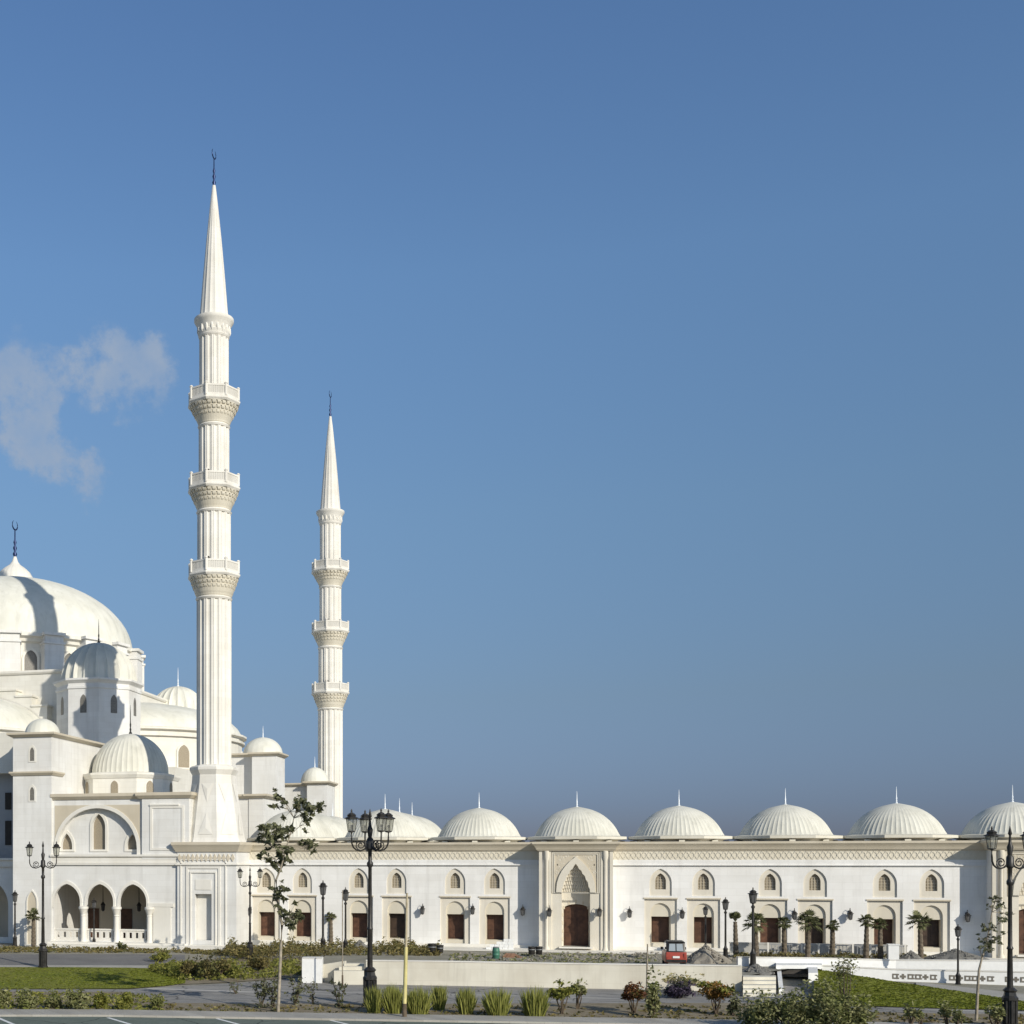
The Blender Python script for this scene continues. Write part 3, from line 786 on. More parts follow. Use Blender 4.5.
pm.box(pa, pb-.5, HF-.45, HF-.3, fz-1.3, fz-1.15)
pm.build('panel_frame', M['pale'], rb)
path = [(fx0, HF), (fx1-.2, HF), (fx1-.2, HF-.3), (rx1, HF-.3), (rx1, 130)]
MB().sweep(path, [(-.4, fz-.6), (.1, fz-.6), (.38, fz-.3), (.38, fz), (-.4, fz)]).build('cornice', M['trim'], hall)
MB().box(XY(190, 122.5), XY(206, 122.5), 122.5, 132, 0, 14.6).build('wall', M['cream'], hall)
MB().sweep([(fx0, HF-.05), (rx1-.2, HF-.05)], [(-.4, zl-1.1), (.28, zl-1.1), (.31, zl-.85), (.22, zl-.8), (.22, zl-.4), (.42, zl-.25), (.42, zl-.05), (-.4, zl-.05)]).build('cornice', M['pale'], hall)
# ground-floor gallery with three pointed arches
lx1 = rx1-.2
GF = HF-.15
ax = [XY(p, GF) for p in (67, 100, 133)]
zs_, za_ = ZZ(100, 902, GF), ZZ(100, 884, GF)
ga = MB().plate(rect(fx0, lx1, -1.0, zl-1.0), [arch(x, 1.44, -.1, zs_, za_, 9) for x in ax], GF, GF+.35).build('gallery', M['hallwhite'], hall)
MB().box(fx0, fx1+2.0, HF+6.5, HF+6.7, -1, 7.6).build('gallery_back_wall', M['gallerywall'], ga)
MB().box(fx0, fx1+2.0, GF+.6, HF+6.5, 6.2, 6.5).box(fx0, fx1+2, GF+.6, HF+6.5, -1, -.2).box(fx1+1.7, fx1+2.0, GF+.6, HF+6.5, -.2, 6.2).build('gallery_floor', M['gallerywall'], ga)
for px, wd in ((93, 1.3), (126, 1.3)):
    x = XY(px, HF+6.4)
    MB().box(x-wd/2, x+wd/2, HF+6.4, HF+6.52, -.2, 2.9).build('gallery_door', M['wood'], ga)
for px in (103, 139):
    x = XY(px, HF+4)
    MB().lathe(x, HF+4, [(.02, 2.7), (.18, 2.8), (.22, 3.3), (.3, 3.35), (.05, 3.7), (.02, 6.2)], 8).build('gallery_lantern', M['iron'], ga)
for x in ax:
    MB().plate(band(x, 1.66, zs_, za_+.34, 1.43, za_, zs_-.6), [], GF-.08, GF+.02).build('arch_band', M['pale'], ga)
    ba = MB().box(x-1.44, x+1.44, GF+.15, GF+.4, -.1, .05).box(x-1.44, x+1.44, GF+.12, GF+.44, .98, 1.14)
    for i in range(4):
        xx = x-1.0+.667*i
        ba.plate(rect(xx-.25, xx+.25, .05, .98), [rect(xx-.14, xx+.14, .25, .8)], GF+.2, GF+.32)
        ba.box(xx-.41, xx-.26, GF+.18, GF+.36, .05, .98)
    ba.build('balustrade', M['pale'], ga)
for x in [XY(p, GF-.1) for p in (83.5, 116.5, 149.5)]:
    MB().lathe(x, GF-.08, [(.36, -.5), (.36, -.1), (.27, .1), (.25, 2.4), (.3, 2.45), (.26, 2.55), (.42, 3.05), (.5, 3.15), (.5, 3.35), (.2, 3.4)], 16).build('column', M['pale'], ga, smooth=35)
MB().box(fx0, lx1, GF-1.6, GF-.003, -1.1, -.35).box(fx0, lx1, GF-.9, GF-.006, -.35, -.15).build('gallery_step', M['pale'], ga)
pxa, pxb = XY(153.5, GF), XY(171, GF)
MB().box(pxa, pxb, GF-.1, GF-.002, -.9, 3.4).box(fx1+.6, pxb+.3, GF-.14, GF-.002, 3.4, 3.75).build('panel_frame', M['pale'], ga)
# left of the tower
LY = HF+3.2
lw = MB().plate(rect(XY(-60, LY), tx0+.3, -1, 7.6), [arch(XY(-4, LY), 1.4, -.1, 3.25, 5.65), arch(XY(-37, LY), 1.4, -.1, 3.25, 5.65)], LY, LY+.6).build('gallery', M['hallwhite'], hall)
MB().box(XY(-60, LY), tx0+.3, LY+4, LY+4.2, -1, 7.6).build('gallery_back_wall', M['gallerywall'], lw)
MB().sweep([(XY(-60, LY), LY), (tx0, LY)], [(-.3, 7.3), (.3, 7.3), (.3, 7.9), (.5, 8.0), (.5, 8.2), (-.3, 8.2)]).build('cornice', M['pale'], lw)
lu = MB().plate(rect(XY(-60, LY+1.5), tx0+.3, 17.3-.1, 21.5), [], LY+1.2, LY+2.6).build('upper_wall', M['cream'], hall)
lr = MB().box(XY(-60, LY+2.6), tx0+.3, LY+2.61, LY+2.9, 8.0, 17.3).build('shade_toned_recess_wall', M['greywall'], hall)  # grey colour puts the tower's shade into this otherwise white hall wall
for px in (-12, 8):
    x = XY(px, LY+2.5)
    MB().box(x-.35, x+.35, LY+2.5, LY+2.62, 9.6, 12.2).build('recess_window', M['dark'], lr)
    MB().box(x-.35, x+.35, LY+2.5, LY+2.62, 13.4, 15.2).build('recess_window', M['dark'], lr)
# front ribbed dome on a chamfered drum
FX, FY = XY(130.5, 126.6), 126.6
def cham(cx, cy, hw, fw, prof):
    mb = MB(); base = [(-fw, -hw), (fw, -hw), (hw, -fw), (hw, fw), (fw, hw), (-fw, hw), (-hw, fw), (-hw, -fw)]
    for d, z in prof:
        for (a, b) in base:
            k = (hw+d)/hw
            mb.v.append((cx+a*k, cy+b*k, z))
    for i in range(len(prof)-1):
        for j in range(8): mb.f.append((i*8+j, i*8+(j+1) % 8, (i+1)*8+(j+1) % 8, (i+1)*8+j))
    mb.f.append(tuple(range((len(prof)-1)*8, len(prof)*8)))
    return mb
zt = ZZ(127, 772.5, 122)
fd = cham(FX, FY, 4.6, 2.45, [(0, fz-1), (0, zt-.6), (.1, zt-.55), (.3, zt-.2), (.3, zt), (-.3, zt+.12)]).build('front_drum', M['cream'], hall)
for i in range(8):
    a = -PI/2+PI/4*i; ca, sa = math.cos(a), math.sin(a); ap = 4.6 if i % 2 == 0 else (4.6+2.45)/math.sqrt(2)
    for (off, sc, nm, mt) in ((ap+.03, 1.5, 'drum_window_frame', 'pale'), (ap+.08, 1.0, 'drum_window', 'panewood')):
        zc_ = fz+.2
        q = [(u*sc, zc_+.8+(z-zc_-.8)*(1.12 if sc > 1 else 1)) for u, z in arch(0, .40, zc_+.1, zc_+.95, zc_+1.5)]; m = len(q)
        mb = MB().add([(FX+ca*off-sa*u, FY+sa*off+ca*u, z) for u, z in q]+[(FX+ca*(off-.4)-sa*u, FY+sa*(off-.4)+ca*u, z) for u, z in q],
                      [tuple(range(m))]+[(j, j+m, (j+1) % m+m, (j+1) % m) for j in range(m)])
        mb.build(nm, M[mt], fd)
small_dome(hall, 'front_dome', FX, FY, zt+.1, 4.1, ZZ(130, 734, FY)-zt-.1, 'domegreen', 44, .007, True, 3.2, 'iron', .1)

# ================================================================== GROUND AND LANDSCAPE
def structure(mb, name, mat, smooth=None):
    o = mb.build(name, M[mat], smooth=smooth); o['kind'] = 'structure'; return o
# base ground reaching the horizon
mb = MB(); rows = [-200, 30, 60, 90, 102, 114, 130, 200, 500, 2000, 9000]; cols = [-9000, -1500, -300, -120, -60, -20, 20, 60, 120, 300, 1500, 9000]
for w in rows:
    for u in cols:
        mb.v.append((-S_*w+C_*u, C_*w+S_*u, gz(w) if w > 0 else -1.3))
nc = len(cols)
for i in range(len(rows)-1):
    for j in range(nc-1):
        mb.f.append((i*nc+j, i*nc+j+1, (i+1)*nc+j+1, (i+1)*nc+j))
structure(mb, 'ground', 'sand')
def strip(cols, off, zfun=None, nr=6, sub=6):
    """sheet between a far and a near edge, given per column as (px, y_far, y_near)"""
    mb = MB(); pts = []
    for a, b in zip(cols[:-1], cols[1:]):
        for i in range(sub):
            t = i/sub; pts.append(tuple(a[k]+(b[k]-a[k])*t for k in range(3)))
    pts.append(cols[-1])
    for (px, yf, yn) in pts:
        for r in range(nr+1):
            py = yf+(yn-yf)*r/nr
            if zfun:
                z = zfun(px, py); x, y, z, w = on(px, py, z)
            else: x, y, z, w = G(px, py)
            mb.v.append((x, y, z+off))
    m = nr+1
    for i in range(len(pts)-1):
        for r in range(nr):
            mb.f.append((i*m+r, i*m+r+1, (i+1)*m+r+1, (i+1)*m+r))
    return mb
structure(strip([(-300, 1013, 1400), (0, 1013, 1400), (128, 1013.5, 1400), (256, 1016, 1400), (512, 1021, 1400), (768, 1026, 1400), (1400, 1038, 1400)], .02), 'parking_asphalt', 'asphalt')
# pavement with a kerb edge
def ribbon(far, near, h, off=0.0, n=60, x0=-250, x1=1300):
    mb = MB()
    for i in range(n+1):
        px = x0+(x1-x0)*i/n
        a = G(px, far(px)); b = G(px, near(px))
        mb.v += [(a[0], a[1], a[2]), (a[0], a[1], a[2]+h), (b[0], b[1], b[2]+h), (b[0], b[1], b[2]+off)]
    for i in range(n):
        for k in range(3): mb.f.append((i*4+k, i*4+k+1, i*4+4+k+1, i*4+4+k))
    return mb
kf = lambda px: 1011.5+max(px-100, 0)*.0165
kn = lambda px: kf(px)+5.5
structure(ribbon(kf, kn, .14), 'pavement', 'slabs')
structure(strip([(-250, 991, 1012.4), (128, 992, 1013), (165, 1003, 1013.6), (370, 1004, 1017), (740, 1003, 1023), (860, 1012, 1026), (1300, 1019, 1033)], .012), 'planting_bed', 'soil')
structure(strip([(-250, 989, 1003), (128, 989.5, 1003), (170, 987, 1004), (240, 983, 1004.5), (300, 977.5, 1005), (372, 977, 1005), (560, 984, 1005), (745, 986, 1004), (850, 986, 1012), (870, 1006.5, 1014), (1300, 1012.5, 1022)], .008), 'road', 'road')
structure(strip([(-250, 954.5, 965.5), (60, 954.5, 965.8), (150, 954.5, 966), (185, 955, 963)], .03), 'back_road', 'backroad')
structure(strip([(-250, 965.5, 967.5), (60, 965.8, 967.8), (185, 966, 969)], .05), 'kerb', 'paving')
LAWNL = [(-250, 967.5, 989), (60, 967.8, 989.5), (130, 968.3, 989.2), (165, 970, 986.5), (182, 972, 984)]
structure(strip(LAWNL, .06), 'lawn', 'lawn')
structure(strip([(150, 966, 971), (180, 962, 985), (230, 958, 983), (300, 958, 977.5), (303, 958, 977)], .05), 'planted_bank', 'soil')
# right hand lawn, sloping down from the wall
def lawn_r(px, py):
    t = min(max((px-815)/210, 0), 1)
    top = 969+33*t
    return -.5-.8*min(max((py-top)/(1006-969)+t*.75, 0), 1)
LAWNR = [(814, 969, 1004), (850, 975, 1006), (900, 983, 1007.5), (960, 992, 1009.5), (1024, 1002, 1011), (1080, 1009, 1013)]
structure(strip(LAWNR, .05, lawn_r), 'lawn', 'lawn')
structure(strip([(916, 983, 986.5), (960, 987.5, 992.5), (1024, 995, 1002.5), (1080, 1001, 1009.5)], .07), 'kerb', 'paving')
# painted parking lines
for i, (xa, ya, xb, yb) in enumerate(((-4, 1017.4, 26, 1030), (108, 1018, 148, 1030), (217, 1019, 262, 1031), (330, 1020.5, 378, 1032))):
    a = G(xa, ya); b = G(xb, yb)
    d = Vector((b[0]-a[0], b[1]-a[1], 0)).normalized()*.11; q = Vector((-d.y, d.x, 0))
    mb = MB().add([(a[0]-q.x, a[1]-q.y, a[2]+.026), (a[0]+q.x, a[1]+q.y, a[2]+.026), (b[0]+q.x, b[1]+q.y, b[2]+.026), (b[0]-q.x, b[1]-q.y, b[2]+.026)], [(0, 1, 2, 3)])
    structure(mb, 'parking_line', 'line')
# terrace in front of the arcade
TZ = -.32
fr_ = [at_w(303, 96), at_w(366, 93.6), at_w(560, 91.4), at_w(742, 88.9), at_w(772, 93), at_w(812, 98.5), at_w(1024, 95), at_w(1300, 92)]
bk = [(-24, 121), (64, 121)]
mb = MB()
vs = [(x, y, TZ) for x, y in fr_]
bkp = [(-24+(88)*i/7, 121, TZ) for i in range(8)]
n8 = len(vs)
mb.add(vs+bkp+[(x, y, -1.6) for x, y in fr_], [(i, i+1, n8+i+1, n8+i) for i in range(7)]+[(i, 2*n8+i, 2*n8+i+1, i+1) for i in range(7) if i not in (3, 4)])
structure(mb, 'terrace', 'sand')

def wall_path(path, th, name, label, mat, coping=None, cat='wall'):
    """path: list of (x,y,zb,zt); thickness goes away from the viewer"""
    mb = MB(); n = len(path)
    offs = []
    for i in range(n):
        a = path[max(i-1, 0)]; b = path[min(i+1, n-1)]
        d = Vector((b[0]-a[0], b[1]-a[1])).normalized(); offs.append((-d.y*th, d.x*th))
    for (x, y, zb, zt), o in zip(path, offs):
        mb.v += [(x, y, zb), (x, y, zt), (x+o[0], y+o[1], zt), (x+o[0], y+o[1], zb)]
    for i in range(n-1):
        for k in range(4):
            q = (k+1) % 4
            mb.f.append((i*4+k, i*4+4+k, i*4+4+q, i*4+q))
    mb.f.append((3, 2, 1, 0)); mb.f.append(tuple((n-1)*4+k for k in range(4)))
    T = thing(name, label, cat, (path[0][0], path[0][1], path[0][2]))
    mb.build('wall_body', M[mat], T)
    if coping:
        mb = MB()
        for (x, y, zb, zt), o in zip(path, offs):
            ox, oy = o[0]/th*.05, o[1]/th*.05
            mb.v += [(x-ox, y-oy, zt), (x-ox, y-oy, zt+coping), (x+o[0]+ox, y+o[1]+oy, zt+coping), (x+o[0]+ox, y+o[1]+oy, zt)]
        for i in range(n-1):
            for k in range(4):
                q = (k+1) % 4
                mb.f.append((i*4+k, i*4+4+k, i*4+4+q, i*4+q))
        mb.f.append((3, 2, 1, 0)); mb.f.append(tuple((n-1)*4+k for k in range(4)))
        mb.build('coping', M['pale'], T)
    return T
def wp(px, w, yt, yb=None): x, y = at_w(px, w); return (x, y, -1.5 if yb is None else zat(yb, w), zat(yt, w))
wall_path([wp(366, 92.5, 961), wp(450, 91.6, 962), wp(560, 90.3, 964), wp(742, 87.9, 966.5)], .45, 'retaining_wall', 'long cream retaining wall in front of the portal, behind the grass clumps', 'wallcream', .07)
wall_path([wp(302, 93.3, 958.5), wp(322, 93.1, 958.5)], 1.2, 'wall_pier', 'square white pier left of the tallest lamp, at the end of the low walls', 'white', .05, 'pier')
wall_path([wp(322.5, 94.2, 964.5), wp(338, 93.8, 962), wp(345, 93.6, 961)], .35, 'wing_wall', 'small sloping cream wing wall beside the square white pier', 'wallcream', None)
T = thing('stone_bench', 'low stepped cream stone plinth at the foot of the tall many headed lamp', 'plinth', (*at_w(355, 92), -1.4))
for i, (ya, yb, w0, w1) in enumerate(((971, 978, 92.2, 92.9), (966.5, 971, 92.9, 93.5), (963.5, 966.5, 93.5, 94.0))):
    a, b = at_w(334+i*5, w0), at_w(364, w0); c, d = at_w(364, w1), at_w(334+i*5, w1); zt = zat(ya, w0)
    mb = MB().add([(a[0], a[1], -1.5), (b[0], b[1], -1.5), (c[0], c[1], -1.5), (d[0], d[1], -1.5), (a[0], a[1], zt), (b[0], b[1], zt), (c[0], c[1], zt), (d[0], d[1], zt)],
                  [(3, 2, 1, 0), (4, 5, 6, 7), (0, 1, 5, 4), (1, 2, 6, 5), (2, 3, 7, 6), (3, 0, 4, 7)])
    mb.build('step', M['wallcream'], T)
# outdoor stair
T = thing('outdoor_stair', 'wide cream stone stair between the retaining wall and the underpass', 'stair', (*at_w(760, 86), -1.35))
for i in range(5):
    w0 = 84.6+i*.95; zt = -1.3+.2*(i+1)
    a, b = at_w(743, w0), at_w(776, w0); c, d = at_w(776, 89.6), at_w(743, 89.6)
    z0 = -1.5 if i == 0 else zt-.2
    MB().add([(a[0], a[1], z0), (b[0], b[1], z0), (c[0], c[1], z0), (d[0], d[1], z0), (a[0], a[1], zt), (b[0], b[1], zt), (c[0], c[1], zt), (d[0], d[1], zt)],
             [(3, 2, 1, 0), (4, 5, 6, 7), (0, 1, 5, 4), (1, 2, 6, 5), (2, 3, 7, 6), (3, 0, 4, 7)]).build('step', M['wallcream'], T)
# underpass
T = thing('underpass', 'dark underpass opening with white side walls under the terrace, right of the stair', 'underpass', (*at_w(797, 90), -1.4))
def quadbox(pa, pb, pc, pd, z0, z1):
    return MB().add([(*p, z0) for p in (pa, pb, pc, pd)]+[(*p, z1) for p in (pa, pb, pc, pd)], [(3, 2, 1, 0), (4, 5, 6, 7), (0, 1, 5, 4), (1, 2, 6, 5), (2, 3, 7, 6), (3, 0, 4, 7)])
u = lambda px, w: at_w(px, w)
lwv = [u(779, 86), u(783.5, 86), u(780.5, 97), u(776.5, 97)]
zs = [-.9, -.9, -.18, -.18]
MB().add([(*p, -1.5) for p in lwv]+[(*p, z) for p, z in zip(lwv, zs)], [(3, 2, 1, 0), (4, 5, 6, 7), (0, 1, 5, 4), (1, 2, 6, 5), (2, 3, 7, 6), (3, 0, 4, 7)]).build('left_wing_wall', M['white'], T)
quadbox(u(808.5, 90), u(818, 90), u(817, 98.4), u(808, 98.4), -1.5, -.16).build('right_wing_wall', M['white'], T)
quadbox(u(776, 95), u(822, 95), u(822, 97.5), u(776, 97.5), -.3, -.02).build('lintel', M['white'], T)
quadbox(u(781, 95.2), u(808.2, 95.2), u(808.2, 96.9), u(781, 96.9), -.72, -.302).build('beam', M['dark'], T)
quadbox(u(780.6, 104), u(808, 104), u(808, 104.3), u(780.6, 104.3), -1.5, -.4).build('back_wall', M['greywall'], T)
quadbox(u(783.6, 86), u(808.4, 90), u(808, 104), u(781, 97.1), -1.5, -1.26).build('ramp_floor', M['road'], T)
# tiered walls on the right
wall_path([wp(822, 95.7, 966), wp(896, 94.4, 969.8), wp(960, 93.0, 971), wp(1024, 91.6, 972.5), wp(1200, 88.5, 975)], .4, 'ornament_wall', 'lower white wall with rows of dark pierced ornaments beside the right hand lawn', 'white', .06)
OW = scene.objects['ornament_wall']
# pierced ornaments: interlaced squares and stars as dark inlays standing 1 cm proud
pts = [(822, 95.7), (896, 94.4), (960, 93.0), (1024, 91.6), (1200, 88.5)]
def on_wall(px):
    for (a, wa), (b, wb) in zip(pts[:-1], pts[1:]):
        if a <= px <= b: return wa+(wb-wa)*(px-a)/(b-a)
    return pts[-1][1]
def ornament(px, kind):
    w = on_wall(px); x, y = at_w(px, w); yc = 976.3+(px-896)*.027
    z = zat(yc, w); d = Vector(at_w(px+5, on_wall(px+5)))-Vector((x, y)); d.normalize(); nrm = Vector((d.y, -d.x))
    mb = MB()
    def pc(u0, u1, z0, z1):
        vs = []
        for oo in (-.02, .02):
            for (uu, zz) in ((u0, z0), (u1, z0), (u1, z1), (u0, z1)):
                q = Vector((x, y))+d*uu+nrm*(oo); vs.append((q.x, q.y, z+zz))
        mb.add(vs, [(0, 1, 2, 3), (7, 6, 5, 4), (0, 4, 5, 1), (1, 5, 6, 2), (2, 6, 7, 3), (3, 7, 4, 0)])
    if kind == 's':
        pc(-.2, .2, -.08, .08); pc(-.08, .08, -.2, -.082); pc(-.08, .08, .082, .2)
    else:
        for (a, b, c_, e) in ((-.2, -.09, -.2, .2), (.09, .2, -.2, .2), (-.088, .088, .09, .2), (-.088, .088, -.2, -.09)): pc(a, b, c_, e)
        pc(.202, .28, -.19, -.09); pc(.202, .28, .09, .19)
    mb.build('ornament', M['orn'], OW)
for base in (893, 950, 1006):
    for dx, k in ((2, 'q'), (10, 's'), (17.5, 'q'), (25, 'q'), (32.5, 's'), (40, 'q')):
        if base+dx < 1050: ornament(base+dx, k)
wall_path([wp(738, 97.5, 957.5), wp(820, 97.0, 958.5), wp(896, 97.0, 960.5), wp(1024, 94.8, 961), wp(1200, 91.5, 962)], .4, 'planter_wall', 'upper white planter wall below the palms, stepped back above the ornament wall', 'white', .06)

# ================================================================== LAMPS
def lantern(parent, cx, cy, z, s, gm='lampglass'):
    """six sided tapered street lantern standing on z"""
    fr = MB().lathe(cx, cy, [(.08*s, z), (.24*s, z+.05*s), (.24*s, z+.1*s), (.12*s, z+.12*s)], 8)
    for i in range(6):
        a = 2*PI*i/6
        fr.tube([(cx+.235*s*math.cos(a), cy+.235*s*math.sin(a), z+.1*s), (cx+.34*s*math.cos(a), cy+.34*s*math.sin(a), z+.86*s)], .02*s, 4)
    fr.lathe(cx, cy, [(.34*s, z+.85*s), (.46*s, z+.87*s), (.46*s, z+.92*s), (.3*s, z+.99*s), (.27*s, z+1.02*s), (.3*s, z+1.12*s), (.22*s, z+1.16*s), (.2*s, z+1.2*s), (.07*s, z+1.26*s), (.05*s, z+1.32*s), (.07*s, z+1.36*s), (.015*s, z+1.5*s)], 8)
    fr.lathe(cx, cy, [(.03*s, z+.1*s), (.03*s, z+.32*s), (.06*s, z+.34*s), (.06*s, z+.48*s), (.01*s, z+.5*s)], 6)
    o = fr.build('lantern', M['iron'], parent)
    MB().lathe(cx, cy, [(.225*s, z+.11*s), (.33*s, z+.85*s)], 6).build('lantern_glass', M[gm], o)
    return o
def scroll(mb, x0, y0, z0, dx, dy, L, s):
    """S-curved arm from the pole out to a lantern seat, with a curl"""
    pts = []
    for (u, v) in ((0, .12), (.12, -.1), (.3, -.28), (.52, -.36), (.74, -.32), (.9, -.18), (.98, .02), (1, .3), (1, .62)):
        pts.append((x0+dx*L*u, y0+dy*L*u, z0+v*s))
    mb.tube(pts, .045*s, 6)
    cx_, cz = L*.5, z0-.0*s
    cur = []
    for i in range(18):
        t = i/17; rr = .29*s*(1-.75*t); a = -PI/2+t*3.4*PI
        cur.append((x0+dx*(cx_+rr*math.cos(a)), y0+dy*(cx_+rr*math.cos(a)), cz-.06*s+rr*math.sin(a)))
    mb.tube(cur, .035*s, 5)
    return pts[-1]
def big_lamp(label, px, ybase, ytop, heads, span, box=1.0, zfix=None):
    x, y, z, w = G(px, ybase) if zfix is None else on(px, ybase, zfix)
    Ht = (ybase-ytop)*w/F; s = Ht/10.5
    T = thing('street_lamp', label, 'street lamp', (x, y, z), 'ornate multi headed street lamps')
    b = MB()
    b.lathe(x, y, [(.40*s, z-.05), (.40*s, z+.18*s), (.31*s, z+.22*s), (.31*s, z+1.35*s), (.38*s, z+1.4*s), (.38*s, z+1.52*s), (.3*s, z+1.62*s), (.26*s, z+1.8*s), (.34*s, z+1.9*s), (.2*s, z+2.05*s)], 8, PI/8)
    for i in range(8):
        a = PI/4*i
        b.lathe(x+.31*s*math.cos(a), y+.31*s*math.sin(a), [(.05*s, z+.2*s), (.06*s, z+1.38*s)], 6)
    b.build('base', M['iron'], T)
    p = MB().lathe(x, y, [(.15*s, z+2*s), (.12*s, z+4*s), (.17*s, z+4.06*s), (.11*s, z+4.2*s), (.095*s, z+7.3*s), (.17*s, z+7.4*s), (.17*s, z+7.55*s), (.1*s, z+7.65*s), (.11*s, z+8.2*s), (.2*s, z+8.3*s), (.18*s, z+8.8*s), (.1*s, z+8.9*s),
                       (.16*s, z+9.3*s), (.08*s, z+9.5*s), (.05*s, z+9.9*s), (.1*s, z+10*s), (.015*s, z+10.4*s)], 12)
    p.build('pole', M['iron'], T, smooth=40)
    Lr = span*w/F
    for ang in heads:
        dx, dy = math.cos(R_(ang)), math.sin(R_(ang))
        ar = MB(); e = scroll(ar, x, y, z+8.55*s, dx, dy, Lr, s)
        ar.build('arm', M['iron'], T, smooth=60)
        lantern(T, e[0], e[1], e[2]-.02*s, .83*s)
    return T
yawd = math.degrees(TH)
big_lamp('two headed black street lamp at the back edge of the left lawn', 43, 968, 840, (yawd, yawd+180), 13.5)
big_lamp('tallest black street lamp, with four lanterns, rising behind the green grass clumps', 370, 1006, 807, (yawd+10, yawd+190, yawd+100, yawd-60), 19)
big_lamp('two headed black street lamp beside the leafy tree, in front of the minaret base', 250, 960, 866, (yawd, yawd+180), 10)
big_lamp('large two headed black street lamp at the right edge, near the right hand lawn', 1010, 1027, 824, (yawd+8, yawd+188), 20)

proto = None
def post_lamp(label, px, ybase, ytop, z):
    global proto
    x, y, zz, w = on(px, ybase, z)
    Ht = (ybase-ytop)*w/F
    if proto is None:
        T = thing('post_lamp', label, 'post lamp', (0, 0, 0), 'single headed black post lamps')
        MB().lathe(0, 0, [(.24, -.05), (.24, .12), (.19, .16), (.17, .75), (.21, .8), (.12, .95), (.09, 1.1)], 10).build('base', M['iron'], T, at=(0, 0, 0), smooth=40)
        MB().lathe(0, 0, [(.085, 1.0), (.075, 3.7), (.12, 3.75), (.12, 3.85), (.07, 3.9), (.06, 4.05)], 10).build('pole', M['iron'], T, at=(0, 0, 0), smooth=40)
        lantern(T, 0, 0, 4.0, .72, 'lanterndark')
        proto = T
        T.location = (x, y, zz); T.scale = (Ht/5.15,)*3
        return T
    return dup(proto, (x, y, zz), 0, label, Ht/5.15)
for a in (('black post lamp left of the twin windows, nearest the leafy tree on its right', 323, 952, 879, -.5),
          ('black post lamp second right from the leafy tree, just left of the tallest street lamp', 345.5, 953, 886, -.5),
          ('black post lamp showing just right of the tallest street lamp, partly behind its pole', 378, 947, 894, -.6),
          ('black post lamp beside the small palm, leftmost in front of the gallery', 15, 947, 889, -.75),
          ('short black post lamp before the middle gallery arch', 94, 948, 897, -.75),
          ('black post lamp by the small bound palm, right of the gravel heap', 725.5, 959, 896, -.3),
          ('tall black post lamp standing behind the palm over the stair', 753, 966, 886, -.25),
          ('black post lamp directly behind the gravel heap, right of the red car', 705.5, 954, 904, -.3),
          ('black post lamp standing at the foot of the ornament wall', 958, 985, 923, -1.28)):
    post_lamp(*a)

# wall lanterns
lp = None
def wall_lantern(label, px, py, yoff=0.0):
    global lp
    Y = DY-.04-yoff
    x = XY(px, Y); z = ZZ(px, py, Y)
    if lp is None:
        T = thing('wall_lantern', label, 'wall lantern', (0, 0, 0), 'iron lanterns on the arcade wall')
        lantern(T, 0, -.42, -.42, .62, 'lanterndark')
        mb = MB().box(-.1, .1, -.04, .04, -.25, .4)
        mb.tube([(0, -.02, -.1), (0, -.2, -.3), (0, -.42, -.42)], .03, 5).tube([(0, -.02, .3), (0, -.25, .62), (0, -.42, .55)], .025, 5)
        mb.build('bracket', M['iron'], T, at=(0, 0, 0))
        lp = T; T.location = (x, Y, z); return T
    return dup(lp, (x, Y, z), 0, label)
for a in (('iron wall lantern beside the leafy tree, nearest the minaret base', 250.5, 911),
          ('iron wall lantern between the twin windows right of the tallest street lamp', 423, 910),
          ('iron wall lantern between the last two door bays before the portal', 473, 910),
          ('iron wall lantern in the shadow just left of the middle portal', 523, 911),
          ('iron wall lantern on the left pilaster of the middle portal', 549.5, 912, 1.8),
          ('iron wall lantern on the right pilaster of the middle portal', 599.5, 912, 1.8),
          ('iron wall lantern on bright wall just right of the middle portal', 629.5, 913),
          ('iron wall lantern between the two door bays above the red car', 682, 914),
          ('iron wall lantern behind the crown of the palms between two door bays', 794, 915),
          ('iron wall lantern on bare wall left of the last two door bays', 849.5, 915),
          ('iron wall lantern in the shadow of the right hand portal', 966.5, 917)):
    wall_lantern(*a)

